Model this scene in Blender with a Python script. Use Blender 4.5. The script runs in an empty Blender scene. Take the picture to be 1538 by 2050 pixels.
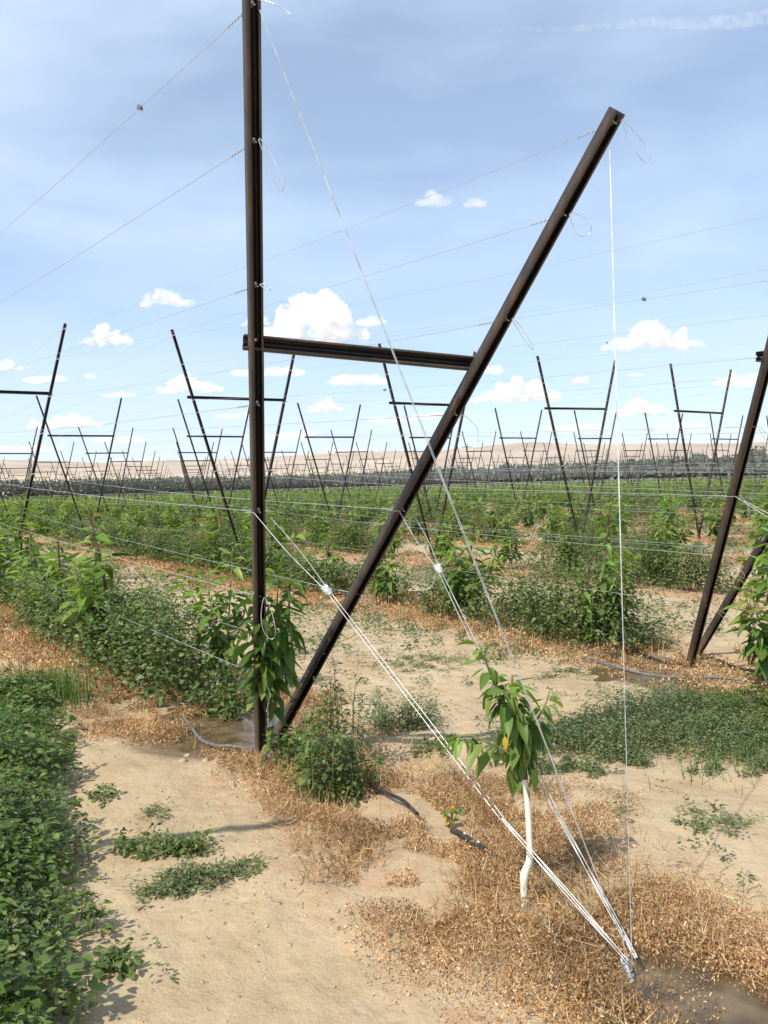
import bpy, math, random
import numpy as np
from mathutils import Vector, Matrix

S = bpy.context.scene
COL = S.collection
rng = np.random.default_rng(11)
random.seed(11)
R_ = math.radians

# ------------------------------------------------------------------ camera
F_PX, PITCH, ROLL, EYE = 1785.0, -0.0349, -0.02477, 1.6
FW = np.array([0, math.cos(PITCH), math.sin(PITCH)])
U0 = np.array([0, -math.sin(PITCH), math.cos(PITCH)])
R0 = np.array([1.0, 0, 0])
CR = R0 * math.cos(ROLL) + U0 * math.sin(ROLL)
CU = -R0 * math.sin(ROLL) + U0 * math.cos(ROLL)
EYEP = np.array([0, 0, EYE])
cam_d = bpy.data.cameras.new('camera')
cam = bpy.data.objects.new('camera', cam_d)
COL.objects.link(cam)
cam_d.sensor_fit = 'HORIZONTAL'
cam_d.sensor_width = 36.0
cam_d.lens = 36.0 * F_PX / 1538.0
cam_d.clip_start = 0.05
cam_d.clip_end = 80000
M = Matrix.Identity(4)
for k in range(3):
    M[k][0], M[k][1], M[k][2], M[k][3] = CR[k], CU[k], -FW[k], EYEP[k]
cam.matrix_world = M
S.camera = cam

# ------------------------------------------------------------------ light
SUN_EL = R_(49.0)
SH = np.array([0.64, 0.768])            # the way shadows fall on the ground
sun_to = np.array([-SH[0] * math.cos(SUN_EL), -SH[1] * math.cos(SUN_EL), math.sin(SUN_EL)])
sun_d = bpy.data.lights.new('sun', 'SUN')
sun = bpy.data.objects.new('sun', sun_d)
COL.objects.link(sun)
sun_d.energy = 4.2
sun_d.angle = R_(0.53)
sun_d.color = (1.0, 0.94, 0.85)
sun.rotation_euler = Vector(-sun_to).to_track_quat('-Z', 'Y').to_euler()

W = bpy.data.worlds.new('World')
S.world = W
W.use_nodes = True
nt = W.node_tree
nt.nodes.clear()
n_out = nt.nodes.new('ShaderNodeOutputWorld')
n_bg = nt.nodes.new('ShaderNodeBackground')
n_sky = nt.nodes.new('ShaderNodeTexSky')
n_sky.sky_type = 'NISHITA'
n_sky.sun_disc = False
n_sky.sun_elevation = SUN_EL
n_sky.sun_rotation = math.atan2(sun_to[0], sun_to[1])
n_sky.air_density = 0.8
n_sky.dust_density = 0.35
n_sky.ozone_density = 2.6
n_bg.inputs['Strength'].default_value = 0.14
# thin cirrus veil, a property of the sky in every direction
tc = nt.nodes.new('ShaderNodeTexCoord')
mp = nt.nodes.new('ShaderNodeMapping')
mp.inputs['Scale'].default_value = (1.5, 1.9, 5.0)
mp.inputs['Rotation'].default_value = (0.10, -0.22, 0.3)
nz = nt.nodes.new('ShaderNodeTexNoise')
nz.inputs['Scale'].default_value = 1.7
nz.inputs['Detail'].default_value = 8
nz.inputs['Roughness'].default_value = 0.48
nz.inputs['Distortion'].default_value = 0.25
rp = nt.nodes.new('ShaderNodeValToRGB')
rp.color_ramp.elements[0].position = 0.36
rp.color_ramp.elements[0].color = (.33, .33, .33, 1)
rp.color_ramp.elements[1].position = 0.70
rp.color_ramp.elements[1].color = (0.80, 0.80, 0.80, 1)
mx = nt.nodes.new('ShaderNodeMix')
mx.data_type = 'RGBA'
mx.inputs['B'].default_value = (4.6, 5.8, 7.3, 1)
L = nt.links.new
L(tc.outputs['Generated'], mp.inputs['Vector'])
L(mp.outputs['Vector'], nz.inputs['Vector'])
L(nz.outputs['Fac'], rp.inputs['Fac'])
L(rp.outputs['Color'], mx.inputs['Factor'])
L(n_sky.outputs['Color'], mx.inputs['A'])
L(mx.outputs['Result'], n_bg.inputs['Color'])
L(n_bg.outputs['Background'], n_out.inputs['Surface'])

S.view_settings.view_transform = 'Standard'
S.view_settings.look = 'None'
S.view_settings.exposure = 0.25
S.view_settings.gamma = 1.0
S.cycles.max_bounces = 8
S.cycles.diffuse_bounces = 3
S.cycles.glossy_bounces = 3
S.cycles.transmission_bounces = 4
S.cycles.transparent_max_bounces = 8
S.cycles.volume_bounces = 14
S.cycles.use_denoising = True

# ------------------------------------------------------------------ rows
YAW = 0.55185
P_ = np.array([math.cos(YAW), math.sin(YAW)])       # across the rows
Q_ = np.array([-math.sin(YAW), math.cos(YAW)])      # along the rows, away from us
ORG = np.array([-0.7665, 5.297])                    # foot of the nearest end post
ROW = 3.889
LINES = [0.0, 9.33, 20.5, 32.8] + [43.9 + 11.15 * k for k in range(11)]
HGT, HW, HBAR, LEAN, LEANP = 4.056, 1.105, 3.0445, 0.0651, 0.0452     # inner frames
EHGT, EHW, EBAR = 3.843, 0.866, 2.581                                # end frames
ELEAN = {-1: 0.577, 0: 0.577, 1: 0.445}
WT = [0.99, 0.878, 0.739, 0.602, 0.452, 0.31, 0.18]                   # wires up a leg


def rc(u, v):
    return ORG[None, :] + np.outer(np.atleast_1d(u), P_) + np.outer(np.atleast_1d(v), Q_)


def rc1(u, v):
    return ORG + P_ * u + Q_ * v


def uv_of(x, y):
    d0, d1 = x - ORG[0], y - ORG[1]
    return d0 * P_[0] + d1 * P_[1], d0 * Q_[0] + d1 * Q_[1]


def pix(P):
    v = np.atleast_2d(P) - EYEP
    z = v @ FW
    z = np.where(np.abs(z) < 1e-6, 1e-6, z)
    return np.stack([769 + F_PX * (v @ CR) / z, 1025 - F_PX * (v @ CU) / z, z], 1)


def gpt(x, y, z=0.0):
    d = FW + CR * (x - 769) / F_PX - CU * (y - 1025) / F_PX
    return EYEP + d * ((z - EYE) / d[2])


def dpt(x, y, depth):
    d = FW + CR * (x - 769) / F_PX - CU * (y - 1025) / F_PX
    return EYEP + d * depth


def seen(P, m=60):
    q = pix(P)
    return (q[:, 2] > 0.3) & (q[:, 0] > -m) & (q[:, 0] < 1538 + m) & (q[:, 1] > -m) & (q[:, 1] < 2050 + m)


# ------------------------------------------------------------------ noise
def vnoise(x, y, seed=0):
    xi, yi = np.floor(x).astype(np.int64), np.floor(y).astype(np.int64)
    fx, fy = x - xi, y - yi
    fx, fy = fx * fx * (3 - 2 * fx), fy * fy * (3 - 2 * fy)

    def h(a, b):
        n = (a * 374761393 + b * 668265263 + seed * 974711) & 0x7fffffff
        n = ((n ^ (n >> 13)) * 1274126177) & 0x7fffffff
        n = (n ^ (n >> 16)) & 0xffffff
        return n / float(0xffffff)
    a, b, c, d = h(xi, yi), h(xi + 1, yi), h(xi, yi + 1), h(xi + 1, yi + 1)
    return (a * (1 - fx) + b * fx) * (1 - fy) + (c * (1 - fx) + d * fx) * fy


def fbm(x, y, sc, octv=4, seed=0):
    s, a, t = 0, 1.0, 0
    for k in range(octv):
        s = s + a * vnoise(x / sc * 2 ** k + 17.3 * k, y / sc * 2 ** k - 9.1 * k, seed + k)
        t += a
        a *= 0.5
    return s / t


PUD = [  # pools: row coordinates, half sizes along u and v, depth
    (-0.02, 0.43, 0.44, 0.36, 0.055), (0.30, 0.75, 0.25, 0.35, 0.045), (0.08, -3.1, 0.24, 0.36, 0.05), (0.40, -3.6, 0.30, 0.24, 0.045),
    (3.36, -0.02, 0.22, 0.30, 0.045), (3.2, -0.75, 0.16, 0.55, 0.05), (3.75, 0.45, 0.2, 0.3, 0.035), (2.9, -1.35, 0.2, 0.3, 0.04)]


def drop(v):
    """the field falls away gently towards its far end"""
    t = np.clip((np.asarray(v, float) - 30) / 230, 0, 1)
    return -2.3 * t * (1.3 * t + .3) / 1.6 * 1.2


def gh(x, y):
    """height of the ground"""
    u, v = uv_of(x, y)
    d = np.hypot(x, y)
    k = np.clip(1.6 - d / 18.0, 0, 1)
    z = (fbm(x, y, 1.3, 4, 3) - 0.5) * 0.085 * k + (fbm(x, y, 0.24, 4, 8) - 0.5) * 0.045 * k
    # sandy hummock left of the post, ruts, and the little hole
    z = z + 0.035 * np.exp(-(((u + 0.80) / 0.26) ** 2 + ((v + 0.05) / 0.5) ** 2))
    z = z - 0.13 * np.exp(-(((u - 0.58) / 0.17) ** 2 + ((v + 0.70) / 0.13) ** 2)) + 0.05 * np.exp(-(((u - 0.6) / 0.3) ** 2 + ((v + 0.42) / 0.14) ** 2))
    for (pu, pv, su, sv, dp) in PUD:
        m = np.exp(-(((u - pu) / su) ** 2 + ((v - pv) / sv) ** 2))
        z = z * (1 - 0.75 * m) - dp * m
    return z + drop(v)


# ------------------------------------------------------------------ mesh helpers
class MB:
    def __init__(self):
        self.v, self.l, self.t, self.m, self.uv, self.n = [], [], [], [], [], 0

    def add(self, V, F, mat=0, uv=None):
        V = np.asarray(V, float)
        self.v.append(V)
        if isinstance(F, np.ndarray):
            self.l.append((F + self.n).ravel())
            self.t.append(np.full(len(F), F.shape[1], np.int32))
            cnt, nf = F.size, len(F)
        else:
            self.l.append(np.array([i + self.n for f in F for i in f], np.int64))
            self.t.append(np.array([len(f) for f in F], np.int32))
            cnt, nf = sum(len(f) for f in F), len(F)
        self.m.append(mat if isinstance(mat, np.ndarray) else np.full(nf, mat, np.int32))
        self.uv.append(np.zeros((cnt, 2)) if uv is None else uv)
        self.n += len(V)
        return self

    def scatter(self, tm, pos, rot, sc, mat=0):
        """copies of a template (verts, quads, vertex uv) at pos with 3x3 rot and scale"""
        tv, tf, tuv = tm
        n = len(pos)
        if n == 0:
            return self
        sc = np.broadcast_to(np.asarray(sc, float).reshape(-1, 1) if np.ndim(sc) == 1 else np.full((n, 1), sc), (n, 1))
        V = np.einsum('nij,kj->nki', rot, tv) * sc[:, :, None] + pos[:, None, :]
        Fx = tf[None, :, :] + (np.arange(n) * len(tv))[:, None, None]
        uv = np.tile(tuv[tf.ravel()], (n, 1))
        mm = np.repeat(mat, len(tf)).astype(np.int32) if isinstance(mat, np.ndarray) else mat
        return self.add(V.reshape(-1, 3), Fx.reshape(-1, tf.shape[1]), mm, uv)

    def build(self, name, mats, parent=None, origin=None, smooth=False):
        me = bpy.data.meshes.new(name)
        V = np.concatenate(self.v)
        if origin is not None:
            V = V - np.asarray(origin, float)
        lo, tot = np.concatenate(self.l), np.concatenate(self.t)
        me.vertices.add(len(V))
        me.vertices.foreach_set('co', V.astype(np.float32).ravel())
        me.loops.add(len(lo))
        me.loops.foreach_set('vertex_index', lo.astype(np.int32))
        me.polygons.add(len(tot))
        st = np.concatenate([[0], np.cumsum(tot)[:-1]]).astype(np.int32)
        me.polygons.foreach_set('loop_start', st)
        me.polygons.foreach_set('material_index', np.concatenate(self.m).astype(np.int32))
        ul = me.uv_layers.new(name='UVMap')
        ul.data.foreach_set('uv', np.concatenate(self.uv).astype(np.float32).ravel())
        me.update(calc_edges=True)
        if smooth:
            me.polygons.foreach_set('use_smooth', np.ones(len(tot), bool))
        for m in (mats if isinstance(mats, (list, tuple)) else [mats]):
            me.materials.append(m)
        o = bpy.data.objects.new(name, me)
        COL.objects.link(o)
        if parent is not None:
            o.parent = parent
            if origin is not None:
                o.location = Vector(np.asarray(origin, float)) - parent.location
        elif origin is not None:
            o.location = origin
        return o


def tag(o, label=None, cat=None, group=None, kind=None):
    if label:
        o['label'] = label
    if cat:
        o['category'] = cat
    if group:
        o['group'] = group
    if kind:
        o['kind'] = kind
    return o


def empty(name, loc, label, cat, group=None):
    o = bpy.data.objects.new(name, None)
    o.empty_display_size = 0.1
    COL.objects.link(o)
    o.location = loc
    return tag(o, label, cat, group)


def copy_of(o, parent=None, **kw):
    c = o.copy()
    COL.objects.link(c)
    c.parent = parent
    return c


def nrm(a):
    a = np.asarray(a, float)
    return a / np.maximum(np.linalg.norm(a, axis=-1, keepdims=True), 1e-9)


def frames(d, up):
    """rotation with local Y along d and local Z near up"""
    y = nrm(d)
    x = nrm(np.cross(y, up))
    z = np.cross(x, y)
    return np.stack([x, y, z], -1)


def tube(mb, pts, rad, n=6, mat=0, cap=True):
    pts = np.asarray(pts, float)
    k = len(pts)
    rad = np.broadcast_to(np.asarray(rad, float), (k,))
    t = np.gradient(pts, axis=0)
    t = nrm(t)
    ref = np.array([0.31, 0.2, 0.93]) if abs(t[0] @ np.array([0.31, 0.2, 0.93])) < 0.92 else np.array([0.95, 0.3, 0.1])
    a = nrm(np.cross(t, ref))
    b = np.cross(t, a)
    an = np.linspace(0, 2 * np.pi, n, endpoint=False)
    V = pts[:, None, :] + rad[:, None, None] * (np.cos(an)[None, :, None] * a[:, None, :] + np.sin(an)[None, :, None] * b[:, None, :])
    i, j = np.meshgrid(np.arange(k - 1), np.arange(n), indexing='ij')
    j2 = (j + 1) % n
    Fq = np.stack([i * n + j, i * n + j2, (i + 1) * n + j2, (i + 1) * n + j], -1).reshape(-1, 4)
    mb.add(V.reshape(-1, 3), Fq, mat)
    if cap:
        mb.add(V[0], [list(range(n))[::-1]], mat)
        mb.add(V[-1], [list(range(n))], mat)
    return mb


def box(mb, c, sx, sy, sz, ax=None, mat=0):
    ax = np.eye(3) if ax is None else np.asarray(ax, float)
    v = np.array([[x, y, z] for z in (-.5, .5) for y in (-.5, .5) for x in (-.5, .5)]) * np.array([sx, sy, sz])
    mb.add(v @ ax + np.asarray(c), [[0, 2, 3, 1], [4, 5, 7, 6], [0, 1, 5, 4], [2, 6, 7, 3], [0, 4, 6, 2], [1, 3, 7, 5]], mat)


def smooth_path(pts, n=8):
    """Catmull-Rom through the points"""
    p = np.asarray(pts, float)
    p = np.vstack([2 * p[0] - p[1], p, 2 * p[-1] - p[-2]])
    out = []
    for i in range(1, len(p) - 2):
        for t in np.linspace(0, 1, n, endpoint=False):
            a, b, c, d = p[i - 1], p[i], p[i + 1], p[i + 2]
            out.append(0.5 * (2 * b + (c - a) * t + (2 * a - 5 * b + 4 * c - d) * t * t + (3 * b - 3 * c + d - a) * t ** 3))
    out.append(p[-2])
    return np.array(out)


# ------------------------------------------------------------------ materials
def mat(name):
    m = bpy.data.materials.new(name)
    m.use_nodes = True
    n = m.node_tree.nodes
    return m, n, m.node_tree.links.new, n['Principled BSDF'], n['Material Output']


def ramp(n, stops):
    r = n.new('ShaderNodeValToRGB')
    e = r.color_ramp.elements
    while len(e) < len(stops):
        e.new(0.5)
    for k, (p, c) in enumerate(stops):
        e[k].position = p
        e[k].color = (*c, 1)
    return r


def leaf_mat(name, stops, rough=0.5, trans=0.25, vein=False, spec=0.4, noise=0.0):
    m, n, l, b, out = mat(name)
    g = n.new('ShaderNodeNewGeometry')
    r = ramp(n, stops)
    l(g.outputs['Random Per Island'], r.inputs['Fac'])
    col = r.outputs['Color']
    if vein:
        uv = n.new('ShaderNodeUVMap')
        uv.uv_map = 'UVMap'
        sx = n.new('ShaderNodeSeparateXYZ')
        l(uv.outputs['UV'], sx.inputs['Vector'])
        ab = n.new('ShaderNodeMath'); ab.operation = 'ABSOLUTE'
        l(sx.outputs['X'], ab.inputs[0])
        lt = n.new('ShaderNodeMath'); lt.operation = 'LESS_THAN'
        l(ab.outputs[0], lt.inputs[0]); lt.inputs[1].default_value = 0.09
        # side veins
        sv = n.new('ShaderNodeMath'); sv.operation = 'MULTIPLY_ADD'
        l(ab.outputs[0], sv.inputs[0]); sv.inputs[1].default_value = -0.35
        l(sx.outputs['Y'], sv.inputs[2])
        s2 = n.new('ShaderNodeMath'); s2.operation = 'MULTIPLY'
        l(sv.outputs[0], s2.inputs[0]); s2.inputs[1].default_value = 60
        s3 = n.new('ShaderNodeMath'); s3.operation = 'SINE'
        l(s2.outputs[0], s3.inputs[0])
        s4 = n.new('ShaderNodeMath'); s4.operation = 'GREATER_THAN'
        l(s3.outputs[0], s4.inputs[0]); s4.inputs[1].default_value = 0.9
        s5 = n.new('ShaderNodeMath'); s5.operation = 'MULTIPLY'
        l(s4.outputs[0], s5.inputs[0]); s5.inputs[1].default_value = 0.35
        mxv = n.new('ShaderNodeMath'); mxv.operation = 'MAXIMUM'
        l(lt.outputs[0], mxv.inputs[0]); l(s5.outputs[0], mxv.inputs[1])
        mk = n.new('ShaderNodeMath'); mk.operation = 'MULTIPLY'
        l(mxv.outputs[0], mk.inputs[0]); mk.inputs[1].default_value = 0.6
        mc = n.new('ShaderNodeMix'); mc.data_type = 'RGBA'
        l(mk.outputs[0], mc.inputs['Factor']); l(col, mc.inputs['A'])
        mc.inputs['B'].default_value = (0.17, 0.24, 0.07, 1)
        col = mc.outputs['Result']
    if noise > 0:
        t = n.new('ShaderNodeTexCoord')
        z = n.new('ShaderNodeTexNoise'); z.inputs['Scale'].default_value = noise
        z.inputs['Detail'].default_value = 3
        l(t.outputs['Object'], z.inputs['Vector'])
        hs = n.new('ShaderNodeHueSaturation')
        mr = n.new('ShaderNodeMapRange')
        l(z.outputs['Fac'], mr.inputs['Value'])
        mr.inputs['From Min'].default_value = 0.3; mr.inputs['From Max'].default_value = 0.7
        mr.inputs['To Min'].default_value = 0.6; mr.inputs['To Max'].default_value = 1.35
        l(mr.outputs['Result'], hs.inputs['Value']); l(col, hs.inputs['Color'])
        col = hs.outputs['Color']
    l(col, b.inputs['Base Color'])
    b.inputs['Roughness'].default_value = rough
    b.inputs['Specular IOR Level'].default_value = spec
    if trans > 0:
        tr = n.new('ShaderNodeBsdfTranslucent')
        hv = n.new('ShaderNodeHueSaturation')
        hv.inputs['Value'].default_value = 1.5
        hv.inputs['Saturation'].default_value = 1.1
        l(col, hv.inputs['Color'])
        l(hv.outputs['Color'], tr.inputs['Color'])
        ms = n.new('ShaderNodeMixShader')
        ms.inputs['Fac'].default_value = trans
        l(b.outputs['BSDF'], ms.inputs[1]); l(tr.outputs['BSDF'], ms.inputs[2])
        l(ms.outputs['Shader'], out.inputs['Surface'])
    return m


def solid(name, c1, c2, scale=30, rough=0.6, metal=0.0, bump=0.0, stretch=(1, 1, 1), detail=5):
    m, n, l, b, out = mat(name)
    t = n.new('ShaderNodeTexCoord')
    mpn = n.new('ShaderNodeMapping'); mpn.inputs['Scale'].default_value = stretch
    z = n.new('ShaderNodeTexNoise'); z.inputs['Scale'].default_value = scale; z.inputs['Detail'].default_value = detail
    l(t.outputs['Object'], mpn.inputs['Vector']); l(mpn.outputs['Vector'], z.inputs['Vector'])
    r = ramp(n, [(0.35, c1), (0.65, c2)])
    l(z.outputs['Fac'], r.inputs['Fac']); l(r.outputs['Color'], b.inputs['Base Color'])
    b.inputs['Roughness'].default_value = rough
    b.inputs['Metallic'].default_value = metal
    if bump:
        bp = n.new('ShaderNodeBump'); bp.inputs['Strength'].default_value = bump; bp.inputs['Distance'].default_value = 0.01
        l(z.outputs['Fac'], bp.inputs['Height']); l(bp.outputs['Normal'], b.inputs['Normal'])
    return m


MATURE = leaf_mat('cherry_leaf_mature', [(0, (0.052, 0.106, 0.018)), (.45, (0.088, 0.162, 0.029)), (.85, (0.143, 0.228, 0.042)), (1, (0.221, 0.270, 0.061))], .46, .30, True, .33)
YOUNG = leaf_mat('cherry_leaf_young', [(0, (0.132, 0.246, 0.031)), (.6, (0.204, 0.325, 0.044)), (.93, (0.240, 0.325, 0.050)), (1, (0.312, 0.202, 0.066))], .42, .35, True, .45)
YELLOW = leaf_mat('cherry_leaf_yellow', [(0, (.62, .45, .04)), (1, (.55, .36, .04))], .5, .3)
FARLEAF = leaf_mat('far_leaf', [(0, (0.095, 0.177, 0.031)), (.5, (0.162, 0.260, 0.044)), (1, (0.270, 0.354, 0.066))], .5, .3)
WEED = leaf_mat('weed_leaf', [(0, (0.066, 0.109, 0.029)), (.5, (0.112, 0.171, 0.044)), (.85, (0.172, 0.224, 0.061)), (1, (0.290, 0.277, 0.089))], .55, .22)
WEEDB = leaf_mat('weed_leaf_blue', [(0, (0.081, 0.113, 0.050)), (.6, (0.144, 0.184, 0.075)), (1, (0.253, 0.265, 0.120))], .6, .2)
LUSH = leaf_mat('weed_leaf_lush', [(0, (0.068, 0.110, 0.025)), (.5, (0.115, 0.168, 0.038)), (.88, (0.176, 0.234, 0.053)), (1, (0.270, 0.288, 0.074))], .45, .25)
GRASSM = leaf_mat('grass_blade', [(0, (.06, .14, .025)), (.7, (.10, .20, .035)), (1, (.22, .26, .07))], .5, .3)
DEAD = leaf_mat('dead_leaf', [(0, (.17, .08, .034)), (.18, (.34, .17, .068)), (.36, (.30, .22, .14)), (.40, (.47, .255, .10)), (.62, (.55, .33, .14)), (.83, (.64, .45, .23)), (.96, (.74, .60, .40)), (1, (.18, .21, .07))], .85, .15, spec=.12, noise=2.2)
STRAW = leaf_mat('dry_stem', [(0, (.26, .15, .07)), (.5, (.47, .29, .125)), (1, (.60, .45, .25))], .75, .1, spec=.15)
BARKW = solid('white_trunk_paint', (.46, .39, .27), (.80, .77, .64), 42, .8, 0, .5, (1, 1, .45))
BARKW.node_tree.nodes['Color Ramp'].color_ramp.elements[0].position = .27
BARKW.node_tree.nodes['Color Ramp'].color_ramp.elements[1].position = .43
BARK = solid('brown_bark', (.13, .07, .035), (.22, .14, .075), 50, .8, 0, .4)
SHOOT = solid('green_shoot', (.16, .19, .05), (.25, .24, .08), 20, .6)
WIRE = solid('galvanised_wire', (.52, .53, .53), (.64, .64, .63), 40, .42, .45)
WIREW = solid('new_white_wire', (.40, .41, .39), (.68, .68, .65), 18, .38, .5)
CLIP = solid('clip_metal', (.60, .62, .63), (.75, .76, .76), 40, .35, .5)
HOSE = solid('grey_hose', (.11, .105, .11), (.20, .19, .19), 30, .45, 0, .1)
BLACKP = solid('black_hose', (.018, .017, .017), (.045, .04, .036), 30, .85, 0, .1)
CLOD = solid('dirt_clod', (.30, .21, .12), (.50, .38, .23), 14, .95, 0, .5)
POLEM = solid('pole_wood', (.12, .10, .085), (.17, .145, .125), 10, .9)


def steel_mat(name, stops):
    m, n, l, b, out = mat(name)
    t = n.new('ShaderNodeTexCoord')
    mpn = n.new('ShaderNodeMapping'); mpn.inputs['Scale'].default_value = (1, 1, .25)
    z = n.new('ShaderNodeTexNoise'); z.inputs['Scale'].default_value = 22; z.inputs['Detail'].default_value = 8
    z.inputs['Roughness'].default_value = .65
    z2 = n.new('ShaderNodeTexNoise'); z2.inputs['Scale'].default_value = 3; z2.inputs['Detail'].default_value = 7
    l(t.outputs['Object'], mpn.inputs['Vector']); l(mpn.outputs['Vector'], z.inputs['Vector']); l(t.outputs['Object'], z2.inputs['Vector'])
    ad = n.new('ShaderNodeMath'); ad.operation = 'MULTIPLY_ADD'
    l(z.outputs['Fac'], ad.inputs[0]); ad.inputs[1].default_value = .6
    m2 = n.new('ShaderNodeMath'); m2.operation = 'MULTIPLY'; l(z2.outputs['Fac'], m2.inputs[0]); m2.inputs[1].default_value = .4
    l(m2.outputs[0], ad.inputs[2])
    r = ramp(n, stops)
    l(ad.outputs[0], r.inputs['Fac'])
    gp = n.new('ShaderNodeNewGeometry'); sx = n.new('ShaderNodeSeparateXYZ'); l(gp.outputs['Position'], sx.inputs['Vector'])
    ds = n.new('ShaderNodeMath'); ds.operation = 'MULTIPLY_ADD'; l(z2.outputs['Fac'], ds.inputs[0]); ds.inputs[1].default_value = -.5; l(sx.outputs['Z'], ds.inputs[2])
    mr = n.new('ShaderNodeMapRange'); l(ds.outputs[0], mr.inputs['Value'])
    mr.inputs['From Min'].default_value = -.22; mr.inputs['From Max'].default_value = .08; mr.inputs['To Min'].default_value = .55; mr.inputs['To Max'].default_value = 0
    dm = n.new('ShaderNodeMix'); dm.data_type = 'RGBA'; l(mr.outputs['Result'], dm.inputs['Factor']); l(r.outputs['Color'], dm.inputs['A']); dm.inputs['B'].default_value = (.26, .18, .10, 1)
    l(dm.outputs['Result'], b.inputs['Base Color'])
    b.inputs['Roughness'].default_value = .48
    b.inputs['Metallic'].default_value = .25
    b.inputs['Specular IOR Level'].default_value = .5
    bp = n.new('ShaderNodeBump'); bp.inputs['Strength'].default_value = .25; bp.inputs['Distance'].default_value = .004
    l(z.outputs['Fac'], bp.inputs['Height']); l(bp.outputs['Normal'], b.inputs['Normal'])
    return m


STEEL = [steel_mat('rusty_steel', [(.34, (.035, .029, .028)), (.46, (.062, .049, .043)), (.58, (.095, .066, .050)), (.66, (.17, .088, .048)), (.74, (.24, .13, .065))]),
         steel_mat('shaded_inner_steel', [(.36, (.016, .015, .017)), (.54, (.024, .021, .022)), (.68, (.042, .030, .025)), (.78, (.09, .05, .03))])]  # second steel: shade of the channel hollow painted into the inner faces' colour


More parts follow.
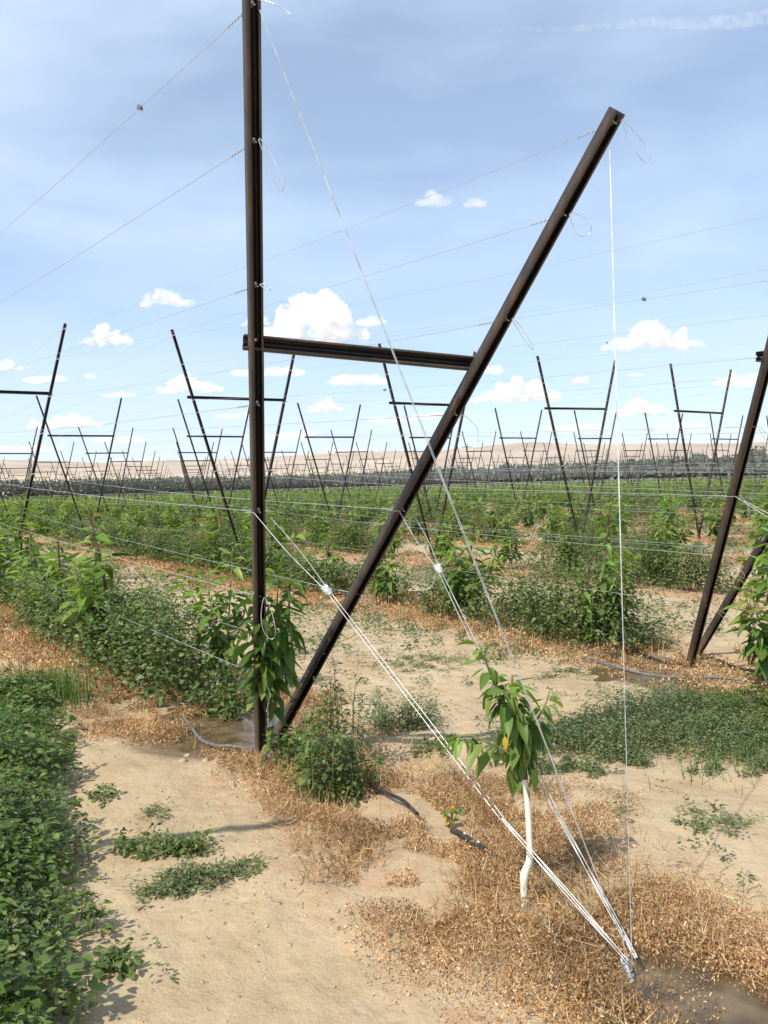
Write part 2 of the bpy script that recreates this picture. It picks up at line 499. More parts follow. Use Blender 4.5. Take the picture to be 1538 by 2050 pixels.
def ground_mat():
    m, n, l, b, out = mat('sandy_ground')

    def math_(op, a, bb=None, c=None):
        k = n.new('ShaderNodeMath'); k.operation = op
        for i, x in enumerate((a, bb, c)):
            if x is None:
                continue
            if isinstance(x, (int, float)):
                k.inputs[i].default_value = x
            else:
                l(x, k.inputs[i])
        return k.outputs[0]

    def noise(scale, det=5, rough=.55, vec=None):
        z = n.new('ShaderNodeTexNoise'); z.inputs['Scale'].default_value = scale
        z.inputs['Detail'].default_value = det; z.inputs['Roughness'].default_value = rough
        l(vec if vec is not None else pos, z.inputs['Vector'])
        return z.outputs['Fac']

    def mixc(f, a, c):
        k = n.new('ShaderNodeMix'); k.data_type = 'RGBA'
        for s, x in (('Factor', f), ('A', a), ('B', c)):
            if isinstance(x, tuple):
                k.inputs[s].default_value = (*x, 1)
            elif isinstance(x, (int, float)):
                k.inputs[s].default_value = x
            else:
                l(x, k.inputs[s])
        return k.outputs['Result']

    def sm(x, a, c):
        k = n.new('ShaderNodeMapRange'); k.interpolation_type = 'SMOOTHSTEP'
        l(x, k.inputs['Value']); k.inputs['From Min'].default_value = a; k.inputs['From Max'].default_value = c
        return k.outputs['Result']
    g = n.new('ShaderNodeNewGeometry')
    pos = g.outputs['Position']

    def dot(vx, vy, c):
        k = n.new('ShaderNodeVectorMath'); k.operation = 'DOT_PRODUCT'
        l(pos, k.inputs[0]); k.inputs[1].default_value = (vx, vy, 0)
        return math_('ADD', k.outputs['Value'], c)
    u = dot(P_[0], P_[1], -float(ORG @ P_))
    v = dot(Q_[0], Q_[1], -float(ORG @ Q_))
    fr = math_('FRACT', math_('ADD', math_('DIVIDE', u, ROW), 0.5))
    au = math_('MULTIPLY', math_('ABSOLUTE', math_('SUBTRACT', fr, 0.5)), ROW)      # distance to the nearest row line
    n1, n2, n3, n4 = noise(1.1, 6, .6), noise(9, 6, .6), noise(95, 6, .7), noise(300, 3)
    sand = ramp(n, [(.30, (.36, .25, .135)), (.44, (.47, .35, .205)), (.58, (.55, .42, .26)), (.76, (.61, .49, .325))])
    sf = math_('ADD', math_('MULTIPLY', n1, .55), math_('ADD', math_('MULTIPLY', n2, .28), math_('MULTIPLY', n3, .17)))
    l(sf, sand.inputs['Fac'])
    col = sand.outputs['Color']
    n6 = noise(34, 5, .65)
    n7 = noise(3.2, 8, .68)
    col = mixc(math_('MULTIPLY', sm(n7, .50, .66), .38), col, (.33, .235, .13))
    col = mixc(math_('MULTIPLY', sm(n7, .42, .30), .45), col, (.66, .54, .37))
    speck = sm(n4, .36, .24)
    col = mixc(math_('MULTIPLY', speck, .45), col, (.25, .17, .10))
    # leaf litter along the row lines (from just before the end posts on)
    w = math_('ADD', math_('MULTIPLY_ADD', sm(v, 2.0, 8.0), .35, .72), math_('MULTIPLY', math_('SUBTRACT', n1, .5), 1.4))
    lit = math_('MULTIPLY', sm(math_('SUBTRACT', w, au), -.06, .22), sm(v, -4.2, -3.4))
    lcol = ramp(n, [(.32, (.24, .105, .045)), (.5, (.40, .19, .085)), (.62, (.48, .26, .13)), (.78, (.54, .35, .19))])
    l(math_('ADD', math_('MULTIPLY', n2, .4), math_('MULTIPLY', n3, .6)), lcol.inputs['Fac'])
    col = mixc(math_('MULTIPLY', lit, math_('MULTIPLY_ADD', sm(v, 1.0, 6.0), .45, math_('MULTIPLY', sm(n2, .42, .62), .42))), col, lcol.outputs['Color'])
    # low green cover in the alleys further up the field
    n5 = noise(.55, 7, .62)
    alley = math_('MULTIPLY', sm(au, 1.0, 1.4), math_('MULTIPLY', sm(n5, .46, .62), sm(v, 3.0, 12.0)))
    gcol = ramp(n, [(.35, (.045, .075, .025)), (.55, (.085, .115, .04)), (.75, (.20, .19, .085))])
    l(math_('ADD', math_('MULTIPLY', n2, .5), math_('MULTIPLY', n3, .5)), gcol.inputs['Fac'])
    col = mixc(math_('MULTIPLY', alley, .85), col, gcol.outputs['Color'])
    # damp soil round the pools
    wet = None
    for (pu, pv, su, sv, dp) in PUD:
        e = math_('ADD', math_('POWER', math_('DIVIDE', math_('SUBTRACT', u, pu), su * 1.25), 2), math_('POWER', math_('DIVIDE', math_('SUBTRACT', v, pv), sv * 1.25), 2))
        k = sm(math_('ADD', e, math_('MULTIPLY', math_('SUBTRACT', n2, .5), 1.5)), 1.7, .75)
        wet = k if wet is None else math_('MAXIMUM', wet, k)
    col = mixc(math_('MULTIPLY', wet, .78), col, (.15, .095, .05))
    # open stubble country beyond the orchard
    dist = n.new('ShaderNodeVectorMath'); dist.operation = 'LENGTH'; l(pos, dist.inputs[0])
    far = sm(dist.outputs['Value'], 420, 900)
    fz = n.new('ShaderNodeMapping'); fz.inputs['Scale'].default_value = (.002, .002, .002); l(pos, fz.inputs['Vector'])
    fcol = ramp(n, [(.35, (.46, .36, .22)), (.55, (.58, .47, .30)), (.7, (.40, .33, .20))])
    l(noise(1.5, 3, .5, fz.outputs['Vector']), fcol.inputs['Fac'])
    col = mixc(far, col, fcol.outputs['Color'])
    l(col, b.inputs['Base Color'])
    l(math_('SUBTRACT', .96, math_('MULTIPLY', wet, .5)), b.inputs['Roughness'])
    b.inputs['Specular IOR Level'].default_value = .25
    hgt = math_('ADD', math_('ADD', math_('MULTIPLY', n2, .8), math_('MULTIPLY', n6, .30)), math_('ADD', math_('MULTIPLY', n3, .16), math_('MULTIPLY', n4, .05)))
    bp = n.new('ShaderNodeBump'); bp.inputs['Strength'].default_value = .85; bp.inputs['Distance'].default_value = .035
    l(hgt, bp.inputs['Height']); l(bp.outputs['Normal'], b.inputs['Normal'])
    return m


def water_mat():
    m, n, l, b, out = mat('muddy_water')
    b.inputs['Base Color'].default_value = (.15, .11, .065, 1)
    b.inputs['Roughness'].default_value = .06
    b.inputs['IOR'].default_value = 1.33
    b.inputs['Specular IOR Level'].default_value = .65
    t = n.new('ShaderNodeTexCoord')
    z = n.new('ShaderNodeTexNoise'); z.inputs['Scale'].default_value = 26; z.inputs['Detail'].default_value = 4
    l(t.outputs['Object'], z.inputs['Vector'])
    bp = n.new('ShaderNodeBump'); bp.inputs['Strength'].default_value = .22; bp.inputs['Distance'].default_value = .02
    l(z.outputs['Fac'], bp.inputs['Height']); l(bp.outputs['Normal'], b.inputs['Normal'])
    z2 = n.new('ShaderNodeTexNoise'); z2.inputs['Scale'].default_value = 7; z2.inputs['Detail'].default_value = 5
    l(t.outputs['Object'], z2.inputs['Vector'])
    r = ramp(n, [(.38, (.085, .055, .026)), (.6, (.18, .125, .065))])
    l(z2.outputs['Fac'], r.inputs['Fac']); l(r.outputs['Color'], b.inputs['Base Color'])
    return m


# ------------------------------------------------------------------ ground
def build_ground():
    rad = [0.0, .5, 1.0, 1.5, 2.0]
    while rad[-1] < 13:
        rad.append(rad[-1] * 1.0058)
    while rad[-1] < 60:
        rad.append(rad[-1] * 1.03)
    while rad[-1] < 16000:
        rad.append(rad[-1] * 1.12)
    rad = np.array(rad[1:])
    ang = np.concatenate([np.linspace(-34, 34, 400), np.linspace(34, 326, 74)[1:-1]]) * math.pi / 180
    rr, aa = np.meshgrid(rad, ang, indexing='ij')
    x, y = rr * np.sin(aa), rr * np.cos(aa)
    z = gh(x.ravel(), y.ravel())
    V = np.stack([x.ravel(), y.ravel(), z], 1)
    nr, na = rr.shape
    i, j = np.meshgrid(np.arange(nr - 1), np.arange(na), indexing='ij')
    j2 = (j + 1) % na
    Fq = np.stack([i * na + j, i * na + j2, (i + 1) * na + j2, (i + 1) * na + j], -1).reshape(-1, 4)[:, ::-1].copy()
    mb = MB().add(V, Fq)
    mb.add(np.vstack([[[0, 0, float(gh(np.array([0.]), np.array([0.]))[0])]], V[:na]]), [[0, 1 + (k + 1) % na, 1 + k] for k in range(na)][::1])
    o = mb.build('ground', ground_mat(), smooth=True)
    tag(o, 'pale sandy orchard soil with brown litter strips along the rows', 'ground', kind='structure')


build_ground()


def build_puddles():
    wm = water_mat()
    for (lab, uu, vv, ru, rv, z) in [
            ('shallow flowing water pooled round the foot of the nearest post', .08, .50, .9, .85, -.016),
            ('muddy brown puddle around the wire anchor', .22, -3.3, .8, .62, -.027),
            ('wet channel of water beside the second end post', 3.25, -.35, .65, 1.2, -.018)]:
        c = rc1(uu, vv)
        k = 40
        an = np.linspace(0, 2 * np.pi, k, endpoint=False)
        rad = 1 + .12 * np.sin(an * 3 + uu) + .08 * np.sin(an * 5)
        p = np.array([[*(P_ * ru * math.cos(a) * r + Q_ * rv * math.sin(a) * r), 0] for a, r in zip(an, rad)])
        mb = MB().add(p, [list(range(k))])
        o = mb.build('puddle', wm)
        o.location = (c[0], c[1], z)
        tag(o, lab, 'puddle', 'irrigation puddles', 'structure')


build_puddles()


# ------------------------------------------------------------------ hills
def build_hills():
    m, n, l, b, out = mat('dry_hill_grass')
    g = n.new('ShaderNodeNewGeometry')
    mpn = n.new('ShaderNodeMapping'); mpn.inputs['Scale'].default_value = (.0016, .0016, .004)
    l(g.outputs['Position'], mpn.inputs['Vector'])
    z = n.new('ShaderNodeTexNoise'); z.inputs['Scale'].default_value = 1.6; z.inputs['Detail'].default_value = 7
    l(mpn.outputs['Vector'], z.inputs['Vector'])
    r = ramp(n, [(.34, (.36, .27, .185)), (.48, (.46, .345, .24)), (.6, (.52, .40, .275)), (.72, (.58, .47, .32))])
    l(z.outputs['Fac'], r.inputs['Fac'])
    # pale stubble fields on the lower slopes
    sp = n.new('ShaderNodeSeparateXYZ'); l(g.outputs['Position'], sp.inputs['Vector'])
    z2 = n.new('ShaderNodeTexNoise'); z2.inputs['Scale'].default_value = .55; z2.inputs['Detail'].default_value = 2
    l(mpn.outputs['Vector'], z2.inputs['Vector'])
    ma = n.new('ShaderNodeMath'); ma.operation = 'MULTIPLY_ADD'
    l(z2.outputs['Fac'], ma.inputs[0]); ma.inputs[1].default_value = 130; ma.inputs[2].default_value = -10
    ml = n.new('ShaderNodeMath'); ml.operation = 'LESS_THAN'
    l(sp.outputs['Z'], ml.inputs[0]); l(ma.outputs[0], ml.inputs[1])
    mc = n.new('ShaderNodeMix'); mc.data_type = 'RGBA'
    mm = n.new('ShaderNodeMath'); mm.operation = 'MULTIPLY'; l(ml.outputs[0], mm.inputs[0]); mm.inputs[1].default_value = .75
    l(mm.outputs[0], mc.inputs['Factor']); l(r.outputs['Color'], mc.inputs['A']); mc.inputs['B'].default_value = (.60, .49, .31, 1)
    l(mc.outputs['Result'], b.inputs['Base Color'])
    b.inputs['Roughness'].default_value = 1
    b.inputs['Specular IOR Level'].default_value = 0
    na, nd = 260, 60
    an = np.linspace(-42, 42, na) * math.pi / 180
    dd = np.linspace(3000, 7600, nd)
    A, D = np.meshgrid(an, dd, indexing='ij')
    X, Y = D * np.sin(A), D * np.cos(A)
    rise = np.clip((D - 3000) / 3300, 0, 1)
    rise = rise * rise * (3 - 2 * rise)
    crest = 165 + 50 * fbm(np.degrees(A) * 1.0, D * 0 + 3, 7.0, 3, 5) + 22 * np.sin(A * 9 + .6)
    fold = (fbm(X, Y, 1100, 5, 21) - .5) * 330
    Zh = rise * (crest + fold * (.30 + .35 * (1 - rise))) + 18 * (fbm(X, Y, 900, 3, 4) - .4) * rise - 4
    back = np.clip((D - 6600) / 1000, 0, 1)
    Zh = Zh * (1 - back) - 20 * back
    V = np.stack([X, Y, Zh], -1).reshape(-1, 3)
    i, j = np.meshgrid(np.arange(na - 1), np.arange(nd - 1), indexing='ij')
    Fq = np.stack([i * nd + j, i * nd + j + 1, (i + 1) * nd + j + 1, (i + 1) * nd + j], -1).reshape(-1, 4)[:, ::-1].copy()
    tag(MB().add(V, Fq).build('hills', m, smooth=True), 'low rolling dry tan hills along the horizon', 'hills', kind='structure')


build_hills()


# ------------------------------------------------------------------ steel frames
def channel_profile(w, d, th):
    """lipped channel with a ribbed web, open towards -y, closed outline"""
    c = np.array([(-.35 * w, 0), (-.5 * w, 0), (-.5 * w, d), (-.17 * w, d), (-.06 * w, .78 * d), (.06 * w, .78 * d), (.17 * w, d), (.5 * w, d), (.5 * w, 0), (.35 * w, 0)])
    t = nrm(np.gradient(c, axis=0))
    seg = nrm(np.diff(c, axis=0))
    nr = np.stack([-seg[:, 1], seg[:, 0]], 1)
    off = np.zeros_like(c)
    for i in range(len(c)):
        a = nr[max(i - 1, 0)]
        b = nr[min(i, len(nr) - 1)]
        s = a + b
        off[i] = s / max(s @ s, 1e-6) * 2 * .5 * 1.0
        off[i] = s / (1 + a @ b)
    return np.vstack([c + off * th / 2, (c - off * th / 2)[::-1]])


def beam(mb, A, B, prof, side, face):
    """extrude the profile from A to B; x of the profile along side, y away from face"""
    A, B = np.asarray(A, float), np.asarray(B, float)
    ax = nrm(B - A)
    s = nrm(side - ax * (side @ ax))
    f = np.cross(ax, s)
    if f @ face > 0:
        f = -f
    k = len(prof)
    base = prof[:, :1] * s + prof[:, 1:] * f
    nseg = max(1, int(np.linalg.norm(B - A) / .7))
    ts = np.linspace(0, 1, nseg + 1)
    V = np.concatenate([base + A + (B - A) * t for t in ts])
    Fq = [[i * k + j, i * k + (j + 1) % k, (i + 1) * k + (j + 1) % k, (i + 1) * k + j] for i in range(nseg) for j in range(k)]
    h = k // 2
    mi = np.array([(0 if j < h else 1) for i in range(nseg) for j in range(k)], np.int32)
    mb.add(V, Fq, mi)
    # ends, as strips between the two sides of the sheet
    for o, rev in ((0, False), (nseg * k, True)):
        caps = [[o + j, o + j + 1, o + k - 2 - j, o + k - 1 - j] for j in range(h - 1)]
        mb.add(V, caps)


# the nearest frame was surveyed leg by leg: foot on the ground, tip in the air
NEAR_LEG = {}
NEAR_LEG[0] = {-1: (gpt(526, 1519), dpt(508, -4, 3.235)), 1: (gpt(549, 1497), dpt(1233, 243, 3.66))}
NEAR_LEG[1] = {-1: (gpt(1384, 1339), dpt(1627, 400, 5.15)), 1: (gpt(1398, 1316), dpt(1905, 460, 5.75))}


def leg_pt(i, side, t, kind, v=0.0):
    """point t up a leg of the frame in row i (world)"""
    if kind == 'end':
        ln = ELEAN.get(i, .5)
        if i in NEAR_LEG:
            foot, top = NEAR_LEG[i][side]
            return foot + (top - foot) * t
        b = rc1(i * ROW, 0) + P_ * side * (EHW * t + .012) - Q_ * math.sin(ln) * EHGT * t
        return np.array([b[0], b[1], math.cos(ln) * EHGT * t])
    b = rc1(i * ROW, v) + P_ * (side * (HW * t + .01) - math.sin(LEANP) * HGT * t) - Q_ * math.sin(LEAN) * HGT * t
    return np.array([b[0], b[1], HGT * t + float(drop(v))])


def height_on_leg(side, y):
    lo, hi = 0.0, 1.1
    for _ in range(40):
        m = (lo + hi) / 2
        if pix(leg_pt(0, side, m, 'end')[None])[0][1] > y:
            lo = m
        else:
            hi = m
    return lo


NEAR_WT = {-1: [height_on_leg(-1, y) for y in (8, 283, 572, 810, 1025, 1195, 1355)], 1: [height_on_leg(1, y) for y in (246, 430, 640, 830, 1022, 1190, 1310)]}
NEAR_BAR = {-1: height_on_leg(-1, 694), 1: height_on_leg(1, 737)}


def wt(i, side, k):
    return NEAR_WT[side][k] if i == 0 else WT[k]


P3, Q3 = np.array([*P_, 0]), np.array([*Q_, 0])
FR_GROUP = 'V shaped steel trellis frames'


def end_frame(i, label):
    base = rc1(i * ROW, 0)
    root = empty('steel_trellis', (base[0], base[1], 0), label, 'trellis frame', FR_GROUP)
    prof = channel_profile(.050, .046, .0045)
    ln = ELEAN[i]
    face = -Q3 * math.cos(ln) - np.array([0, 0, 1]) * math.sin(ln)
    for s in (-1, 1):
        bot, top = leg_pt(i, s, -.06, 'end'), leg_pt(i, s, 1.01, 'end')
        off = Q3 * (.06 if s > 0 and i < 0 else 0.0)          # the two legs pass side by side at the foot
        o0 = off * 1.0
        mb = MB()
        beam(mb, bot + o0, top + o0 * .1, prof, P3, face)
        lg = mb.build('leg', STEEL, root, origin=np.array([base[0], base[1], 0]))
        lg.location = (0, 0, 0)
        for k in (0, 1, 2, 3, 4):
            p = leg_pt(i, s, wt(i, s, k), 'end') + off * (1 - WT[k]) + face * .004
            m2 = MB()
            box(m2, p - face * .026, .012, .010, .018, np.stack([P3, face, np.cross(P3, face)]))
            tube(m2, [p - face * .026, p - face * .018, p + face * .004], [.004, .004, .003], 6)
            m2.build('wire_clip', CLIP, lg, origin=np.array([base[0], base[1], 0])).location = (0, 0, 0)
    t = .672
    tl, tr = (NEAR_BAR[-1], NEAR_BAR[1]) if i == 0 else (.735, .735) if i == 1 else (t, t)
    a = leg_pt(i, -1, tl, 'end') - P3 * (.046 if i == 0 else .03) - face * .050
    b = leg_pt(i, 1, tr, 'end') + P3 * .03 - face * .050
    mb = MB()
    beam(mb, a, b, channel_profile(.060, .046, .0045), np.array([0, 0, 1.0]), face)
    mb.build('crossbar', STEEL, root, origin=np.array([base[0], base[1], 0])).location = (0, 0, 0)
    for s in (-1, 1):
        for dz in (.02, -.28) if s < 0 else (.0,):
            p = leg_pt(i, s, (tl if s < 0 else tr) + dz / EHGT, 'end')
            m2 = MB()
            tube(m2, [p - face * .05, p - face * .026], .007, 6)
            m2.build('bolt', CLIP, root, origin=np.array([base[0], base[1], 0])).location = (0, 0, 0)
    return root


ORD = ['first', 'second', 'third', 'fourth', 'fifth', 'sixth', 'seventh', 'eighth', 'ninth', 'tenth', 'eleventh', 'twelfth', 'thirteenth',
       'fourteenth', 'fifteenth', 'sixteenth', 'seventeenth', 'eighteenth', 'nineteenth', 'twentieth']

end_frame(0, 'tall near rusty V frame with one upright leg and one leaning right')
end_frame(1, 'leaning end frame cut off by the right edge beside wet soil')
end_frame(-1, 'end frame just outside the left edge whose shadow crosses the sand')


def inner_frames():
    prof = channel_profile(.038, .034, .0035)
    # build one with its foot at the origin in row axes, then copy
    o0 = rc1(0, 0)
    org = np.array([o0[0], o0[1], 0])
    face = -Q3
    lg_objs = []
    for s in (-1, 1):
        mb = MB()
        off = Q3 * (.05 if s > 0 else 0)
        beam(mb, leg_pt(0, s, -.05, 'in') + off, leg_pt(0, s, 1.012, 'in') + off, prof, P3, face)
        lg_objs.append(mb)
    t = HBAR / HGT
    mbar = MB()
    beam(mbar, leg_pt(0, -1, t, 'in') - P3 * .07 + Q3 * .05, leg_pt(0, 1, t, 'in') + P3 * .03 + Q3 * .05, channel_profile(.044, .034, .0035), np.array([0, 0, 1.]), face)
    spots = []
    for i in range(0, 30):
        for j, v in enumerate(LINES):
            if j == 0 or i * ROW > 100:
                continue
            d = leg_pt(i, 0, 0, 'in', v)
            tops = np.array([leg_pt(i, s, q, 'in', v) for s in (-1, 1) for q in (0.3, .75, 1.0)])
            if seen(tops, 20).any():
                spots.append((float(np.hypot(d[0], d[1])), i, j, v))
    spots.sort()
    near, far = spots[:297], spots[297:]
    first = None
    rowname = {0: 'nearest row', 1: 'second row', 2: 'third row', 3: 'fourth row', 4: 'fifth row', 5: 'sixth row', 6: 'seventh row', 7: 'eighth row'}
    for (d, i, j, v) in near:
        b = rc1(i * ROW, v)
        if j <= 4 and i in rowname:
            lab = {(1, 1): 'symmetrical rusty V frame just left of the near upright post',
                   (0, 1): 'rusty V frame cut off by the left edge, only its right leg showing',
                   (2, 1): 'rusty V frame seen behind the near leaning leg and crossbar',
                   (3, 1): 'rusty V frame just left of the near vertical guy wire',
                   (4, 1): 'rusty V frame between the vertical guy wire and the right post'}.get(
                       (i, j), 'rusty V frame, %s along the %s behind its end post' % (ORD[j - 1], rowname[i]))
        elif j <= 4:
            lab = 'rusty V frame near the head of a far row, %s from the row end' % ORD[j - 1]
        elif i in rowname:
            lab = 'small rusty V frame far along the %s of trees' % rowname[i]
        else:
            lab = 'tiny V frame in the distant rows before the dark orchard block'
        root = empty('steel_trellis', (b[0], b[1], float(drop(v))), lab, 'trellis frame', FR_GROUP)
        root.rotation_euler = (random.uniform(-.012, .012), random.uniform(-.012, .012), random.uniform(-.04, .04))
        if first is None:
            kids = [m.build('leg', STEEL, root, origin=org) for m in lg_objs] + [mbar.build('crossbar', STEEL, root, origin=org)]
            for k in kids:
                k.location = (0, 0, 0)
            clips = []
            for s in (-1, 1):
                for tt in WT[:5]:
                    m2 = MB()
                    p = leg_pt(0, s, tt, 'in') + Q3 * (.05 if s > 0 else 0)
                    tube(m2, [p - P3 * .036 - Q3 * .008 - np.array([0, 0, .012]), p + P3 * .036 - Q3 * .008 + np.array([0, 0, .012])], .007, 5)
                    c = m2.build('wire_clip', CLIP, kids[0 if s < 0 else 1], origin=org)
                    c.location = (0, 0, 0)
                    clips.append((c, 0 if s < 0 else 1))
            first = (kids, clips)
        else:
            ck = [copy_of(k, root) for k in first[0]]
            if d < 26:
                for c, w in first[1]:
                    copy_of(c, ck[w])
    if far:
        mb = MB()
        for (d, i, j, v) in far:
            sh = np.array([*(rc1(i * ROW, v) - o0), 0])
            for src in lg_objs + [mbar]:
                for V, lo, tt in zip(src.v, [None] * 99, [None] * 99):
                    pass
            for s in (-1, 1):
                beam(mb, leg_pt(i, s, 0, 'in', v), leg_pt(i, s, 1.01, 'in', v), np.array([(-.029, 0), (.029, 0), (.029, .045), (-.029, .045)]), P3, face)
            beam(mb, leg_pt(i, -1, t, 'in', v), leg_pt(i, 1, t, 'in', v), np.array([(-.035, 0), (.035, 0), (.035, .045), (-.035, .045)]), np.array([0, 0, 1.]), face)
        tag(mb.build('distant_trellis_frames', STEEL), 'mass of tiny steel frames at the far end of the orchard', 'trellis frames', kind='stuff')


inner_frames()


# ------------------------------------------------------------------ wires
def teardrop(p, tip, width, n=14, open_=False):
    """a springy loose wire end from p out to tip and back"""
    p, tip = np.asarray(p, float), np.asarray(tip, float)
    d = tip - p
    sidev = nrm(np.cross(d, FW)) * width
    a = np.linspace(0, 1, n)
    if open_:
        return p + np.outer(a, d) + np.outer(np.sin(a * np.pi) * .5, sidev)
    th = np.linspace(0, 2 * np.pi * .96, n)
    s = (1 - np.cos(th)) / 2
    return p + np.outer(s, d) + np.outer(np.sin(th) * (.35 + .65 * s), sidev)


def bowed_wire_points(i, side, k, jmax):
    pts = [leg_pt(i, side, wt(i, side, k), 'end')]
    for j in range(1, jmax):
        e = leg_pt(i, side, WT[k], 'in', LINES[j]) - Q3 * .012
        s = pts[-1]
        sag = .02 + .05 * ((i * 7 + k * 3 + j * 5 + (side > 0)) % 5) / 5 + (.03 if k == 0 else 0)
        for tt in (.25, .5, .75) if j < 4 else (.5,):
            pts.append(s + (e - s) * tt - np.array([0, 0, sag * 4 * tt * (1 - tt)]))
        pts.append(e)
    return np.array(pts)


def build_wires():
    WN = ['topmost', 'second highest', 'third highest', 'fourth highest', 'third lowest', 'second lowest', 'lowest']
    far = MB()
    cnt = 0
    for i in range(-1, 26):
        for side in (-1, 1):
            for k in range(7):
                if k == 6 and i > 8:
                    continue
                jm = 14 if i > 0 else 5
                pts = bowed_wire_points(i, side, k, jm)
                if i < 0 and not seen(pts).any():
                    continue
                rad = .0017 if i < 2 else .0014
                near = cnt < 296
                mb = MB() if near else far
                tube(mb, pts, rad, 4 if i < 2 else 3, cap=False)
                if not near:
                    continue
                cnt += 1
                which = 'left' if side < 0 else 'right'
                lab = {0: '%s trellis wire tied to the %s leg of the near frame' % (WN[k], 'upright' if side < 0 else 'leaning'),
                       1: '%s trellis wire tied to the %s leg of the right edge frame' % (WN[k], which),
                       2: '%s trellis wire on the %s legs of the row behind the leaning leg' % (WN[k], which)}.get(
                           i, 'thin %s trellis wire on the %s legs of the %s row back' % (WN[k], which, ORD[min(max(i, 0), 19)]))
                o = mb.build('trellis_wire', WIRE, origin=pts[0])
                tag(o, lab, 'wire', 'horizontal trellis wires')
                if i in (0, 1):
                    p = pts[0]
                    f = -Q3 * .06
                    dep = float((p + f - EYEP) @ FW)
                    px = pix(p[None])[0]
                    tips = {(0, -1, 0): (72, 20, .02, True), (0, -1, 1): (56, 100, .024, False), (0, -1, 2): (28, 8, .014, False), (0, -1, 5): (22, 85, .045, False),
                            (0, -1, 6): (8, 70, .05, True), (0, 1, 0): (68, 78, .032, False), (0, 1, 1): (48, 40, .05, False), (0, 1, 2): (52, 60, .014, False),
                            (0, 1, 3): (46, 56, .06, True), (0, 1, 5): (40, 42, .025, False), (0, 1, 6): (20, 40, .05, True),
                            (1, -1, 4): (30, 40, .03, True), (1, -1, 3): (40, 40, .02, False), (1, -1, 6): (50, 30, .02, False), (1, -1, 5): (48, 44, .03, False)}.get((i, side, k))
                    if tips:
                        tip = dpt(px[0] + tips[0], px[1] + tips[1], dep)
                        lp = teardrop(p + f * .6, tip, tips[2], 18, tips[3])
                        m2 = MB()
                        tube(m2, lp + .004 * np.sin(np.linspace(0, 9 + i + k, len(lp)))[:, None] * P3, .0019, 5)
                        e = m2.build('loose_end', WIREW, o, origin=p)
                        e.location = (0, 0, 0)
                    # twisted tie where the wire meets the leg
                    m2 = MB()
                    q0, q1 = pts[0], pts[0] + nrm(pts[1] - pts[0]) * .22
                    tt = np.linspace(0, 1, 26)
                    hel = q0 + np.outer(tt, q1 - q0) + .005 * (np.outer(np.cos(tt * 50), P3) + np.outer(np.sin(tt * 50), [0, 0, 1]))
                    tube(m2, hel, .0019, 4)
                    m2.build('tie', WIRE, o, origin=p).location = (0, 0, 0)
                if i == 0 and side < 0 and k == 0 or (i, side, k) in ((1, -1, 1), (2, 1, 0), (1, -1, 2)):
                    tg = {(0, -1, 0): 280, (1, -1, 1): 1290, (2, 1, 0): 1215, (1, -1, 2): 770}[(i, side, k)]
                    best, bp = 1e9, None
                    for a, b in zip(pts[:-1], pts[1:]):
                        for tt in np.linspace(0, 1, 200):
                            q = a + (b - a) * tt
                            pq = pix(q[None])[0]
                            if pq[2] > 0 and abs(pq[0] - tg) < best:
                                best, bp = abs(pq[0] - tg), q
                    m2 = MB()
                    dirn = Q3
                    tube(m2, [bp - P3 * .010 - Q3 * .002, bp - P3 * .003, bp + P3 * .003, bp + P3 * .010], [.014, .010, .010, .014], 12)
                    m2.build('wire_tensioner', HOSE, o, origin=pts[0]).location = (0, 0, 0)
    if far.n:
        tag(far.build('distant_trellis_wires', WIRE), 'faint haze of wires over the farthest rows', 'wires', kind='stuff')


build_wires()


def bundle(a, b, n, r, spread, ph=0.0, pinch=(0., 1.)):
    """n strands twisted loosely from a to b"""
    out = []
    ax = nrm(b - a)
    s1 = nrm(np.cross(ax, [0, 0, 1.0]))
    s2 = np.cross(ax, s1)
    t = np.linspace(0, 1, 22)
    for k in range(n):
        w = spread * np.sin(np.clip((t - pinch[0]) / (pinch[1] - pinch[0]), 0, 1) * np.pi) ** .6
        ang = 2 * np.pi * k / n + ph + t * 2.2
        out.append(a + np.outer(t, b - a) + (w * np.cos(ang))[:, None] * s1 + (w * np.sin(ang))[:, None] * s2)
    return out


